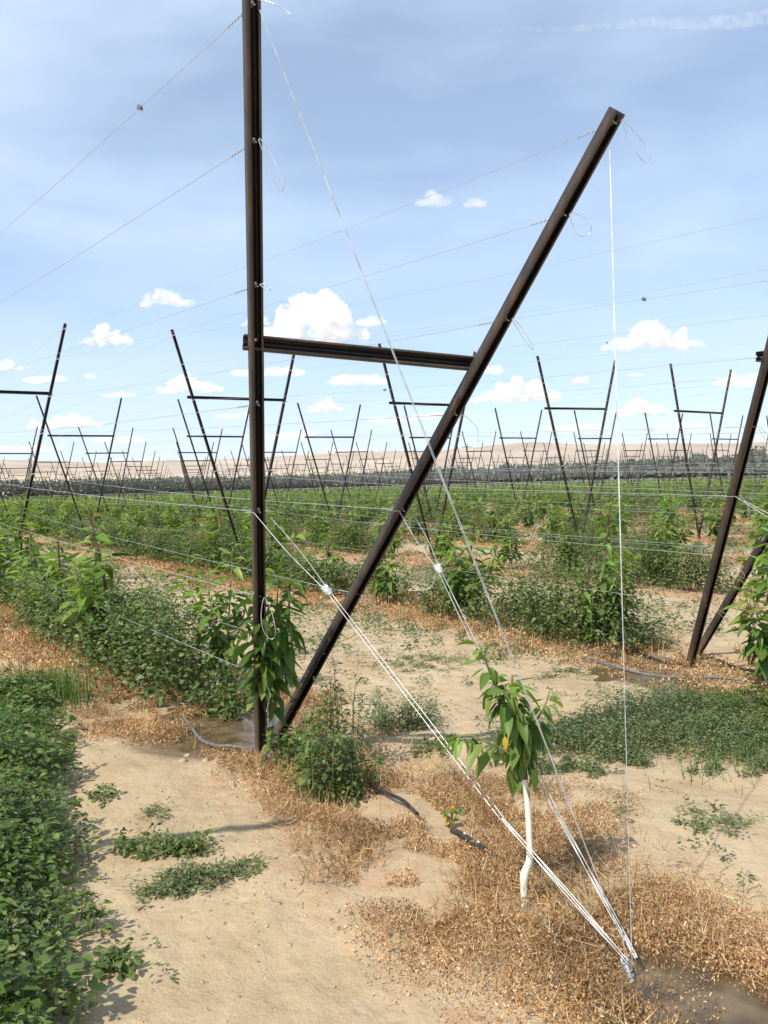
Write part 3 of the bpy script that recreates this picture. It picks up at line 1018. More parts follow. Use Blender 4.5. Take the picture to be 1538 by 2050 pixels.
def guys(i):
    anc = np.array([*rc1(i * ROW - .005, -2.92), 0.0])
    anc[2] = float(gh(anc[:1], anc[1:2])[0])
    near = i == 0
    row = 'near frame' if near else 'right edge frame'
    G = 'guy wires down to the anchors'
    eye = anc + np.array([0, 0, .06])
    for side, t, name, lab in ((-1, .99, 'upright', 'long single guy wire down from the top of the %s' % ('upright leg' if near else 'right frame')),
                               (1, .97, 'leaning', 'single guy wire hanging steeply from the tip of the %s' % ('leaning leg' if near else 'right edge frame'))):
        a = leg_pt(i, side, t, 'end') - Q3 * .05 - np.array([0, 0, .02])
        mb = MB()
        for st in bundle(a, eye, 2, .002, .0022, 0, (0, 1)):
            tube(mb, st, .0013, 5)
        o = mb.build('guy_wire', WIREW, origin=a)
        tag(o, lab, 'guy wire', G)
    for side in (-1, 1):
        a = leg_pt(i, side, wt(i, side, 4), 'end') - Q3 * .05
        b = eye + np.array([0, 0, .02]) + P3 * .02 * side
        # clip a third of the way down, on the way to the anchor
        c = a + (b - a) * (.24 if side < 0 else .19)
        knee = a + (b - a) * .74 - np.array([0, 0, .045])
        mb = MB()
        sp = nrm(np.cross(c - a, FW))
        for k, q in enumerate((-1, 1)):
            st = leg_pt(i, side, wt(i, side, 4), 'end') + P3 * .045 * q - Q3 * .03 + np.array([0, 0, -.0 if q < 0 else -.03])
            tube(mb, smooth_path([st, st + (c - st) * .5 + sp * .012 * q, c + sp * .006 * q], 6), .0020, 5)
        # the strand goes once round the leg
        lp = leg_pt(i, side, wt(i, side, 4), 'end')
        tube(mb, smooth_path([lp - P3 * .045 - Q3 * .03, lp - P3 * .06 + Q3 * .05, lp + Q3 * .085, lp + P3 * .06 + Q3 * .05, lp + P3 * .045 - Q3 * .03], 5), .0018, 5)
        for k in range(2):
            d = sp * .007 * (1 if k else -1)
            tube(mb, smooth_path([c + d, c + (knee - c) * .5 + d * 1.2, knee + d], 8), .0019, 5)
        for st in bundle(knee, b, 4, .0024, .008, .5 * side, (-.2, 1.2)):
            tube(mb, st, .0017, 5)
        o = mb.build('guy_wire', WIREW, origin=a)
        tag(o, 'doubled guy wire with clamp from the %s leg of the %s' % ('upright' if side < 0 and near else 'leaning' if near else 'left' if side < 0 else 'right', row), 'guy wire', G)
        m2 = MB()
        ax = nrm(b - a)
        s1 = nrm(np.cross(ax, FW)); s2 = np.cross(ax, s1)
        box(m2, c, .030, .024, .045, np.stack([s1, s2, ax]))
        box(m2, c + ax * .026, .022, .018, .012, np.stack([s1, s2, ax]))
        tube(m2, [c + s1 * .012 - s2 * .02, c + s1 * .012 + s2 * .02], .006, 6)
        m2.build('clamp', CLIP, o, origin=a).location = (0, 0, 0)
        if side > 0:
            m3 = MB()
            q = dpt(*(pix(c[None])[0][:2] + np.array([-60, 45])), float((c - EYEP) @ FW))
            tube(m3, smooth_path([c, c + np.array([0, 0, -.06]) + (q - c) * .3, q], 8), .0017, 5)
            m3.build('loose_end', WIREW, o, origin=a).location = (0, 0, 0)
    # anchor rod with its bound eye
    mb = MB()
    ax = nrm(np.array([*(-Q_ * .0 + Q_ * .5), 1.0]))
    tube(mb, [anc - ax * .15, anc + ax * .02, anc + ax * .06], .008, 8)
    an = np.linspace(0, 2 * np.pi, 18)
    ring = anc + ax * .07 + .013 * (np.outer(np.cos(an), ax) + np.outer(np.sin(an), P3))
    tube(mb, ring, .004, 6)
    hel_t = np.linspace(0, 1, 60)
    hel = anc + np.outer(hel_t, ax * .07) + .011 * (1 + .35 * np.sin(hel_t * 23))[:, None] * (np.outer(np.cos(hel_t * 31), P3) + np.outer(np.sin(hel_t * 31), np.cross(ax, P3)))
    tube(mb, hel, .0020, 5)
    o = mb.build('ground_anchor', WIRE, origin=anc)
    tag(o, 'wire-bound steel ground anchor in the muddy puddle' if near else 'ground anchor for the right edge frame outside the picture', 'anchor', 'ground anchors')


guys(0)
guys(1)

# ------------------------------------------------------------------ leaf templates
def cherry_leaf(curl=.22, fold=.10, twist=0.0, w=.21, ns=5):
    ts = np.linspace(0, 1, ns)
    hw = w * np.sin(np.pi * np.clip(ts, 0, 1) ** .82) ** .8 * (1 - .25 * ts)
    hw[0], hw[-1] = .012, .0
    V, U = [], []
    for t, h in zip(ts, hw):
        z = -curl * t * t
        a = twist * t
        for s in (-1, 0, 1):
            x, dz = s * h, fold * abs(s) * h / w
            V.append((x * math.cos(a) - dz * math.sin(a), .12 + t * (1 - .25 * curl), z + dz * math.cos(a) + x * math.sin(a)))
            U.append((s, t))
    Fq = []
    for k in range(ns - 1):
        o = k * 3
        Fq += [[o, o + 1, o + 4, o + 3], [o + 1, o + 2, o + 5, o + 4]]
    # leaf stalk
    b = len(V)
    V += [(-.008, -.06, .01), (.008, -.06, .01), (.008, .13, 0), (-.008, .13, 0)]
    U += [(0, 0)] * 4
    Fq.append([b, b + 1, b + 2, b + 3])
    return np.array(V), np.array(Fq), np.array(U, float)


CH = [cherry_leaf(.18, .09, .25, .20), cherry_leaf(.42, .13, -.45, .19, 6), cherry_leaf(.08, .05, .5, .235), cherry_leaf(.62, .12, .2, .18, 6), cherry_leaf(.25, .16, -.7, .215, 6), cherry_leaf(-.10, .07, .1, .17)]


def simple_leaf(w=.28, fold=.08, curl=.15):
    V = np.array([(0, 0, 0), (-w, .38, fold), (0, .42, -curl * .2), (w, .38, fold), (-w * .7, .72, fold * .6 - curl * .5), (0, .74, -curl * .55), (w * .7, .72, fold * .6 - curl * .5), (0, 1, -curl)])
    Fq = np.array([[0, 2, 1, 1], [0, 3, 2, 2]])
    Fq = np.array([[0, 3, 2, 1], [1, 2, 5, 4], [2, 3, 6, 5], [4, 5, 6, 7]])
    return V, Fq, np.zeros((len(V), 2))


def quad_leaf(w=.3):
    V = np.array([(0, 0, 0), (w, .5, .08), (0, 1, -.12), (-w, .5, .08)])
    return V, np.array([[0, 1, 2, 3]]), np.zeros((4, 2))


def curled_leaf(seed):
    g = np.random.default_rng(seed)
    n = 4
    V = []
    a = g.uniform(1.2, 2.6)
    for k in range(n):
        t = k / (n - 1)
        th = t * a
        w = g.uniform(.10, .24) * math.sin(math.pi * (.15 + .75 * t)) + .04
        y, z = math.sin(th) / a * 1.2, (1 - math.cos(th)) / a
        tw = g.uniform(-.5, .5)
        V += [(-w, y, z + tw * w), (w * g.uniform(.5, 1.1), y + g.uniform(-.08, .08), z - tw * w + .12)]
    Fq = [[2 * k, 2 * k + 1, 2 * k + 3, 2 * k + 2] for k in range(n - 1)]
    return np.array(V), np.array(Fq), np.zeros((len(V), 2))


def blade(n=4, w=.02, bend=.5):
    V = []
    for k in range(n):
        t = k / (n - 1)
        ww = w * (1 - t) ** .7 + .001
        V += [(-ww, bend * t * t, t * (1 - .3 * bend * t)), (ww, bend * t * t, t * (1 - .3 * bend * t))]
    Fq = [[2 * k, 2 * k + 1, 2 * k + 3, 2 * k + 2] for k in range(n - 1)]
    return np.array(V), np.array(Fq), np.zeros((len(V), 2))


SL = [simple_leaf(.26, .08, .15), simple_leaf(.32, .12, .3), simple_leaf(.2, .05, .1)]
SLT = [simple_leaf(.13, .03, .15), simple_leaf(.16, .05, .25)]
QL = quad_leaf(.32)
CL = [curled_leaf(k) for k in range(6)]
BL = [blade(4, .018, .35), blade(4, .014, .8), blade(4, .02, .1)]


def rot_random(n, up=1.0, g=rng):
    """random orientations; up=1 keeps the blades lying flattish"""
    az = g.uniform(0, 2 * np.pi, n)
    d = np.stack([np.cos(az), np.sin(az), g.normal(0, .45, n) * up], 1)
    u = np.stack([g.normal(0, .5, n), g.normal(0, .5, n), np.ones(n)], 1)
    return frames(d, u)


# ------------------------------------------------------------------ cherry trees
def stem_leaves(pts, n, size, s0, s1, g, droop=(.2, 1.1), young_from=.75, taper=.35):
    """leaf transforms along a stem; returns pos, rot, scale, youngness"""
    pts = np.asarray(pts)
    seg = np.linalg.norm(np.diff(pts, axis=0), axis=1)
    cum = np.concatenate([[0], np.cumsum(seg)]) / seg.sum()
    s = np.sort(g.uniform(s0, s1, n))
    s[-1] = s1
    P = np.stack([np.interp(s, cum, pts[:, k]) for k in range(3)], 1)
    T = nrm(np.stack([np.interp(s, cum, np.gradient(pts[:, k])) for k in range(3)], 1))
    az = np.arange(n) * 2.4 + g.uniform(0, 6) + g.normal(0, .3, n)
    o = np.stack([np.cos(az), np.sin(az), np.zeros(n)], 1)
    rel = (s - s0) / max(s1 - s0, 1e-6)
    dr = g.uniform(droop[0], droop[1], n) * (1 - .45 * rel)
    d = o * np.cos(dr)[:, None] + np.array([0, 0, -1.0]) * np.sin(dr)[:, None] + T * (.25 + .5 * rel ** 3)[:, None]
    up = o * .55 + np.array([0, 0, 1.0]) + g.normal(0, .25, (n, 3))
    sc = size * g.uniform(.5, 1.25, n) * (1 - taper * rel ** 2)
    return P + o * .006, frames(d, up), sc, rel + g.normal(0, .12, n) > young_from


def tree_meshes(stems, leafsets, trunk_white):
    """stems: (pts, radii, mat); leafsets: stem_leaves results"""
    tb, cb = MB(), MB()
    for pts, rad, m in stems:
        tube(tb, pts, rad, 8, m)
    for (P, Rm, sc, yg) in leafsets:
        for k in range(len(CH)):
            sel = np.arange(len(P)) % len(CH) == k
            cb.scatter(CH[k], P[sel], Rm[sel], sc[sel], yg[sel].astype(np.int32))
    return tb, cb


def auto_tree(seed, h, bushy):
    g = np.random.default_rng(seed)
    lean = g.normal(0, .05, 2)
    th = h * g.uniform(.42, .55)
    trunk = smooth_path([(0, 0, -.03), (g.normal(0, .01), g.normal(0, .01), .1), (g.normal(0, .015) + .015, g.normal(0, .015), .16),
                         (lean[0] * .5, lean[1] * .5, th), (lean[0] + g.normal(0, .03), lean[1] + g.normal(0, .03), h * .9)], 5)
    r = np.interp(trunk[:, 2], [0, .15, th, h], [.016, .02, .013, .004])
    r[4:7] *= 1.25
    k = int(np.searchsorted(trunk[:, 2], th * .8))
    stems = [(trunk[:k + 1], r[:k + 1], 0), (trunk[k:], r[k:], 1)]
    ls = [stem_leaves(trunk, int(44 + 22 * bushy), .19, .30, 1.0, g, young_from=.6)]
    for b in range(int(3 + 4 * bushy)):
        t0 = g.uniform(.32, .6)
        i0 = int(t0 * (len(trunk) - 1))
        a = g.uniform(0, 2 * np.pi)
        o = np.array([math.cos(a), math.sin(a), 0])
        ln = h * g.uniform(.35, .55)
        p = smooth_path([trunk[i0], trunk[i0] + o * ln * .28 + np.array([0, 0, ln * .35]), trunk[i0] + o * ln * .45 + np.array([0, 0, ln * .95])], 5)
        stems.append((p, np.linspace(.007, .003, len(p)), 1 if g.random() < .5 else 2))
        ls.append(stem_leaves(p, int(24 + 12 * bushy), .18, .08, 1.0, g, young_from=.55))
    return tree_meshes(stems, ls, th)


TG = 'young cherry trees in the rows'
TMATS = [BARKW, BARK, SHOOT]
CMATS = [MATURE, YOUNG, YELLOW]


def place_tree(tb, cb, loc, label):
    root = empty('cherry_tree', loc, label, 'tree', TG)
    tb.build('trunk', TMATS, root, smooth=True)
    cb.build('crown', CMATS, root)
    return root


def near_trees():
    # the small tree in front, beside the anchor: traced at its own distance
    base = gpt(1050, 1826)
    base[2] = float(gh(base[:1], base[1:2])[0])
    dep = float((base - EYEP) @ FW)
    g = np.random.default_rng(5)

    def at(x, y, dd=0.0):
        return dpt(x, y, dep + dd) - base
    trunk = smooth_path([at(1050, 1834), at(1049, 1790), at(1050, 1752), at(1060, 1722), at(1060, 1680), at(1057, 1620), at(1052, 1560)], 5)
    rt = np.interp(np.linspace(0, 1, len(trunk)), [0, .06, .25, .32, .42, 1], [.0135, .012, .0125, .0165, .0135, .010])
    upper = smooth_path([at(1052, 1560), at(1046, 1490, .01), at(1032, 1430), at(1026, 1380, -.01), at(1026, 1352)], 5)
    b1 = smooth_path([at(1030, 1440), at(998, 1385, -.03), at(975, 1330, -.05), at(960, 1292, -.06)], 5)
    b2 = smooth_path([at(1040, 1520), at(985, 1490, -.06), at(945, 1473, -.08), at(915, 1474, -.08)], 5)
    b3 = smooth_path([at(1046, 1470), at(1075, 1440, .04), at(1094, 1405, .05), at(1100, 1384, .05)], 5)
    b4 = smooth_path([at(1036, 1450), at(1020, 1410, -.08), at(1010, 1370, -.09)], 5)
    tb, cb = MB(), MB()
    tube(tb, trunk, rt, 10, 0)
    tube(tb, trunk[:3], rt[:3] + .0012, 10, 1)
    tube(tb, upper, np.linspace(.0105, .004, len(upper)), 8, 1)
    for b in (b1, b2, b3, b4):
        tube(tb, b, np.linspace(.0055, .0025, len(b)), 6, 2)
    sets = [stem_leaves(upper, 76, .125, .16, 1.0, g, (1.05, 1.48), .86, .2), stem_leaves(b4, 17, .125, .1, 1, g, (.8, 1.35), .82),
            stem_leaves(b1, 17, .12, .25, 1, g, (.75, 1.3), .75), stem_leaves(b2, 14, .12, .3, 1, g, (.9, 1.35), .65), stem_leaves(b3, 14, .115, .25, 1, g, (.9, 1.4), .5)]
    for P, Rm, sc, yg in sets:
        for k in range(len(CH)):
            sel = np.arange(len(P)) % len(CH) == k
            cb.scatter(CH[k], P[sel], Rm[sel], sc[sel], yg[sel].astype(np.int32))
    lowp = np.array([at(1050, 1570), at(1060, 1565), at(1046, 1562)])
    cb.scatter(CH[0], lowp, frames(np.array([[.4, -.3, -.8], [.7, .2, -.7], [-.5, -.2, -.8]]), np.array([[.5, 0, 1.]] * 3)), np.array([.06, .065, .05]), 0)
    cb.scatter(CH[2], np.array([at(1010, 1470, -.10)]), frames(np.array([[.05, -.2, -1.]]), np.array([[0, -1., .3]])), np.array([.055]), 2)
    place_tree(tb, cb, Vector(base), 'small cherry tree with bent white trunk in front of the guy wires')

    # the tree that hides the foot of the upright post
    base = np.array([*rc1(.14, -.17), 0])
    base[2] = float(gh(base[:1], base[1:2])[0])
    dep = float((base - EYEP) @ FW)
    trunk = smooth_path([at(578, 1520), at(554, 1480, -0.12), at(548, 1440, -0.16), at(542, 1400, -0.21), at(537, 1350, -0.26)], 5)
    up = smooth_path([at(537, 1350, -0.26), at(544, 1280, -0.36), at(554, 1220, -0.44), at(557, 1150, -0.50)], 5)
    st = [up, smooth_path([at(538, 1360, -0.23), at(567, 1290, -0.36), at(578, 1220, -0.41), at(582, 1150, -0.41), at(586, 1075, -0.38)], 5),
          smooth_path([at(538, 1350, -0.26), at(522, 1290, -0.48), at(514, 1235, -0.58), at(514, 1185, -0.63)], 5),
          smooth_path([at(540, 1400, -0.20), at(527, 1350, -0.40), at(520, 1310, -0.48)], 5)]
    tb, cb = MB(), MB()
    tube(tb, trunk, np.linspace(.014, .011, len(trunk)), 8, 0)
    for b in st:
        tube(tb, b, np.linspace(.008, .003, len(b)), 6, 1)
    sets = [stem_leaves(st[0], 66, .17, .0, 1, g, (.6, 1.35), .88), stem_leaves(st[1], 66, .16, .05, 1, g, (.5, 1.3), .82),
            stem_leaves(st[2], 56, .165, .05, 1, g, (.6, 1.35), .85), stem_leaves(st[3], 42, .165, .0, 1, g, (.7, 1.35), .97), stem_leaves(trunk, 16, .14, .3, 1, g, (.7, 1.3), .97)]
    for P, Rm, sc, yg in sets:
        for k in range(len(CH)):
            sel = np.arange(len(P)) % len(CH) == k
            cb.scatter(CH[k], P[sel], Rm[sel], sc[sel], yg[sel].astype(np.int32))
    place_tree(tb, cb, Vector(base), 'leafy cherry tree wrapped around the lower part of the upright post')

    # its neighbour to the left
    base = gpt(430, 1403)
    base[2] = float(gh(base[:1], base[1:2])[0])
    dep = float((base - EYEP) @ FW)
    trunk = smooth_path([at(428, 1410), at(436, 1375), at(446, 1340), at(452, 1310)], 5)
    st = [smooth_path([at(452, 1310), at(458, 1240), at(462, 1170), at(466, 1095)], 5), smooth_path([at(450, 1320), at(430, 1250, -.1), at(420, 1200, -.12), at(415, 1150, -.12)], 5),
          smooth_path([at(452, 1310), at(480, 1260, .05), at(492, 1210, .08), at(496, 1180, .08)], 5), smooth_path([at(450, 1315), at(440, 1270, .15), at(385, 1190, .2), at(376, 1115, .2)], 5)]
    tb, cb = MB(), MB()
    tube(tb, trunk, np.linspace(.017, .013, len(trunk)), 8, 0)
    for b in st:
        tube(tb, b, np.linspace(.008, .003, len(b)), 6, 2)
    sets = [stem_leaves(s, 44, .18, .05, 1, g, (.4, 1.25), .6) for s in st]
    for P, Rm, sc, yg in sets:
        for k in range(len(CH)):
            sel = np.arange(len(P)) % len(CH) == k
            cb.scatter(CH[k], P[sel], Rm[sel], sc[sel], yg[sel].astype(np.int32))
    place_tree(tb, cb, Vector(base), 'light green cherry tree with leaning white trunk left of the post')


near_trees()
ROWN = {0: 'nearest row', 1: 'second row', 2: 'third row', 3: 'fourth row', 4: 'fifth row', 5: 'sixth row', 6: 'seventh row', 7: 'eighth row', 8: 'ninth row', 9: 'tenth row'}


def orchard_trees():
    protos = [auto_tree(100 + k, h, b) for k, (h, b) in enumerate([(1.25, .7), (1.35, 1.0), (1.15, .5), (1.45, 1.0), (1.3, .85), (1.05, .4)])]
    kids = [None] * len(protos)
    spots = []
    for i in range(0, 26):
        v = 3.3 if i == 0 else -.78 if i == 1 else rng.uniform(-2, 0)
        n = 0
        fixed = {0: [3.2, 4.9, 6.7, 8.2, 9.5, 11.3, 13.2], 1: [-.78, 1.0, 3.2, 4.9, 6.6, 8.4, 10.2]}.get(i, [])
        while v < 196:
            if n < len(fixed):
                v = fixed[n]
                ju = rng.uniform(-.06, .06)
            else:
                ju = rng.uniform(-.12, .12)
            q = rc1(i * ROW + ju, v)
            d = float(np.hypot(*q))
            if rng.random() > .06 or n < len(fixed):
                if seen(np.array([[*q, .0], [*q, 1.4]]), 70).any():
                    spots.append((d, i, n, float(q[0]), float(q[1])))
            n += 1
            v += 1.75 + rng.uniform(-.2, .25)
    spots.sort()
    near, far = spots[:296], spots[296:]
    for (d, i, n, x, y) in near:
        pk = int(rng.integers(0, len(protos)))
        if i == 1 and n == 1 or i == 0 and n in (0, 2, 4):
            pk = 3
        elif i == 0:
            pk = 1
        if i == 1 and n == 0:
            pk = 1
        z = float(gh(np.array([x]), np.array([y]))[0])
        if n < 18 and i in ROWN:
            lab = 'young cherry tree, %s in the %s counted from its end post' % (ORD[n], ROWN[i])
            if (i, n) == (1, 0):
                lab = 'cherry tree at the right edge behind the leaning end post'
            elif (i, n) == (1, 1):
                lab = 'tall cherry tree standing behind the near vertical guy wire'
        elif i in ROWN:
            lab = 'young cherry tree far along the %s among its like' % ROWN[i]
        else:
            lab = 'small cherry tree in the middle distance, one of many alike'
        root = empty('cherry_tree', (x, y, z), lab, 'tree', TG)
        sc = rng.uniform(.85, 1.12) * (1.06 if i < 2 else 1)
        root.scale = (sc * rng.uniform(.95, 1.2), sc * rng.uniform(.95, 1.2), sc)
        root.rotation_euler = (rng.normal(0, .03), rng.normal(0, .03), rng.uniform(0, 6.28))
        if (i, n) == (1, 1):
            root.scale = (.82, .82, 1.02)
        if kids[pk] is None:
            kids[pk] = (protos[pk][0].build('trunk', TMATS, root, smooth=True), protos[pk][1].build('crown', CMATS, root))
        else:
            for k in kids[pk]:
                copy_of(k, root)
    # the rest of the orchard
    mb = MB()
    P, Rm, sc = [], [], []
    pa, sa = [], []
    for (d, i, n, x, y) in far:
        k = 50 if d < 90 else 26
        h = rng.uniform(.85, 1.2)
        t = rng.uniform(.22, 1, k)
        a = rng.uniform(0, 2 * np.pi, k)
        r = (.10 + .26 * rng.random(k)) * (1.25 - .7 * t)
        o = np.stack([np.cos(a), np.sin(a), np.zeros(k)], 1)
        P.append(np.array([x, y, float(drop(uv_of(x, y)[1]))]) + o * r[:, None] + np.stack([0 * t, 0 * t, t * h], 1))
        dd = o * .8 + np.array([0, 0, -.55]) + rng.normal(0, .3, (k, 3))
        Rm.append(frames(dd, o * .5 + np.array([0, 0, 1.]) + rng.normal(0, .2, (k, 3))))
        sc.append(rng.uniform(.75, 1.35, k) * (.2 if d < 90 else .29))
    if P:
        mb.scatter(SL[1], np.concatenate(P), np.concatenate(Rm), np.concatenate(sc), 0)
        tag(mb.build('distant_cherry_trees', [FARLEAF]), 'the many small cherry trees filling the far rows', 'trees', kind='stuff')


orchard_trees()


# ------------------------------------------------------------------ weeds
def weed_leaves(base, h, nl, size, spread, g, tiltlo=-.4, tilthi=.7, tmin=.08):
    """leaves of upright bushy weeds: one row per leaf"""
    n = len(base)
    idx = np.repeat(np.arange(n), nl)
    m = len(idx)
    t = tmin + (1 - tmin) * g.random(m) ** .8
    a = g.uniform(0, 2 * np.pi, m)
    r = spread * (1.05 - .75 * t) * np.sqrt(g.random(m))
    o = np.stack([np.cos(a), np.sin(a), np.zeros(m)], 1)
    lean = g.normal(0, .12, (n, 2))
    P = base[idx] + o * (r * h[idx])[:, None]
    P[:, 2] += t * h[idx]
    P[:, :2] += lean[idx] * (t * h[idx])[:, None]
    el = g.uniform(tiltlo, tilthi, m)
    d = o * np.cos(el)[:, None] + np.array([0, 0, 1.0]) * np.sin(el)[:, None]
    up = np.array([0, 0, 1.0]) + g.normal(0, .45, (m, 3))
    sc = size * g.uniform(.55, 1.35, m) * (1.15 - .5 * t)
    return P, frames(d, up), sc


def weed_stalks(mb, base, h, g, mat, r=.0022):
    n = len(base)
    top = base + np.stack([g.normal(0, .1, n) * h, g.normal(0, .1, n) * h, h * .92], 1)
    w = np.stack([np.cos(g.uniform(0, 3.1, n)), np.sin(g.uniform(0, 3.1, n)), np.zeros(n)], 1) * r
    V = np.stack([base - w, base + w, top + w * .4, top - w * .4], 1).reshape(-1, 3)
    mb.add(V, np.arange(4 * n).reshape(n, 4), mat)


def onground(u, v):
    q = rc(u, v)
    return np.column_stack([q, gh(q[:, 0], q[:, 1])])


def row_weeds():
    """the tall dark weeds that fill the tree rows"""
    g = np.random.default_rng(31)
    mbn, mbf = MB(), MB()
    for i in range(0, 26):
        for (v0, v1) in [(k, k + 6.0) for k in np.arange(-2, 150, 6.0)]:
            c = rc1(i * ROW, (v0 + v1) / 2)
            if not seen(np.array([[*rc1(i * ROW, v), z] for v in (v0, v0 + 3, v1) for z in (0, .7)]), 150).any():
                continue
            d = float(np.hypot(*c))
            if d > 120:
                continue
            dens = (50 if i == 0 else 46) if d < 21 else 20 if d < 32 else 9 if d < 50 else 4
            n = int(dens * 6 * 1.0)
            u = i * ROW + g.normal(0, .20 if i < 2 else .16, n)
            v = g.uniform(v0, v1, n)
            k = fbm(u * 1.4, v, 2.6, 3, 40 + i)
            start = {0: 1.35, 1: 1.5}.get(i, 1.0)
            if i == 0:
                ok = (v > 1.25) & (k > .30)
            elif i == 1:
                ok = ((v > .75) & (v < 2.7) & (k > .24)) | ((v > 3.1) & (k > .30))
            else:
                ok = (k > .50) & (v > start)
            u, v, k = u[ok], v[ok], k[ok]
            n = len(u)
            if n == 0:
                continue
            b = onground(u, v)
            h = (.42 + .75 * np.clip(k - .3, 0, .5)) * g.uniform(.75, 1.15, n)
            if i <= 1:
                h *= 1.15
            if d < 21:
                P, Rm, sc = weed_leaves(b, h, 78 if d < 15 else 66, .050, .36, g)
                z = g.random(len(P))
                for q in range(2):
                    s = (np.arange(len(P)) % 2) == q
                    mbn.scatter(SL[q], P[s], Rm[s], sc[s], (z[s] > .75).astype(np.int32))
                weed_stalks(mbn, b, h, g, 2)
            elif d < 32:
                P, Rm, sc = weed_leaves(b, h, 60, .075, .4, g)
                mbn.scatter(QL, P, Rm, sc, (g.random(len(P)) > .7).astype(np.int32))
            else:
                P, Rm, sc = weed_leaves(b, h, 26, .16, .45, g)
                mbf.scatter(QL, P, Rm, sc, (g.random(len(P)) > .7).astype(np.int32))
    tag(mbn.build('row_weeds', [WEED, WEEDB, GRASSM]), 'tall dark green weeds crowding the tree rows', 'weeds', kind='stuff')
    tag(mbf.build('distant_row_weeds', [WEED, WEEDB]), 'dark weeds between the trees of the far rows', 'weeds', kind='stuff')


row_weeds()


def left_patch():
    """lush low broadleaf weeds at the lower left, with grass at their far end"""
    g = np.random.default_rng(41)
    n = 22000
    u = g.uniform(-3.0, -.45, n)
    v = g.uniform(-3.2, 3.4, n)
    edge = np.interp(v, [-3.3, -2.24, -2.0, -1.77, -1.5, -1.2, -.9, -.2, .1, .65, 1.4, 2.6], [-1.62, -1.47, -1.42, -1.42, -1.30, -1.20, -1.16, -1.14, -1.03, -.84, -.71, -.58]) - np.interp(v, [-1.6, -1.0], [.03, .10])
    edge = edge + .40 * (fbm(u, v, .42, 3, 9) - .5)
    end = 2.55 + .5 * (fbm(u, v, .6, 2, 12) - .5)
    ok = (u < edge) & (v < end)
    fringe = np.clip((edge - u) / .34, 0, 1) * np.clip((end - v) / .3, 0, 1)
    ok &= g.random(n) < .62 * (.15 + .85 * fringe) * np.clip((fbm(u, v, .25, 3, 15) - np.interp(v, [-1.6, -1.2], [.05, .22])) * 3.5, .15, 1)
    u, v, fringe = u[ok], v[ok], fringe[ok]
    b = onground(u, v)
    keep = seen(b, 200)
    b, u, v, fringe = b[keep], u[keep], v[keep], fringe[keep]
    d = np.hypot(b[:, 0], b[:, 1])
    h = (.08 + .30 * np.clip(fbm(u, v, .33, 3, 77) * 1.6 - .3, 0, 1)) * (.4 + .6 * fringe) * 1.15
    mb = MB()
    P, Rm, sc = weed_leaves(b, h, 15, .043, .55, g, -.35, .45, .25)
    z = g.random(len(P))
    for q in range(3):
        s = (np.arange(len(P)) % 3) == q
        mb.scatter(SL[q], P[s], Rm[s], sc[s], np.where(z[s] > .9, 1, 0).astype(np.int32))
    sel = g.random(len(b)) < .11
    P, Rm, sc = weed_leaves(b[sel], h[sel] * 1.25, 14, .072, .5, g, -.3, .5, .35)
    mb.scatter(SL[0], P, Rm, sc, np.where(g.random(len(P)) > .82, 2, 0).astype(np.int32))
    sel = (g.random(len(b)) < .25) & (fbm(u, v, .4, 2, 99) > .5)
    P, Rm, sc = weed_leaves(b[sel], h[sel] * 1.15, 30, .030, .6, g, -.2, .9, .2)
    mb.scatter(SLT[0], P, Rm, sc, 3)
    weed_stalks(mb, b, h, g, 2)
    tag(mb.build('low_weeds', [LUSH, WEED, GRASSM, WEEDB]), 'lush low broadleaf weeds carpeting the lower left corner', 'weeds', kind='stuff')
    # grass tufts
    gb = MB()
    n = 900
    u = -.78 + g.normal(0, .13, n)
    v = 2.25 + g.normal(0, .26, n)
    ug = np.concatenate([u, -2.0 + g.normal(0, .2, 70)])
    vg = np.concatenate([v, -2.1 + g.normal(0, .3, 70)])
    b = onground(ug, vg)
    n = len(b)
    az = g.uniform(0, 2 * np.pi, n)
    rz = np.stack([np.stack([np.cos(az), -np.sin(az), 0 * az], -1), np.stack([np.sin(az), np.cos(az), 0 * az], -1), np.stack([0 * az, 0 * az, 1 + 0 * az], -1)], 1)
    for q in range(3):
        s = (np.arange(n) % 3) == q
        gb.scatter(BL[q], b[s], rz[s], g.uniform(.10, .27, s.sum()), 0)
    tag(gb.build('grass', [GRASSM]), 'bright green grass at the far edge of the left weed patch', 'grass', kind='stuff')


left_patch()


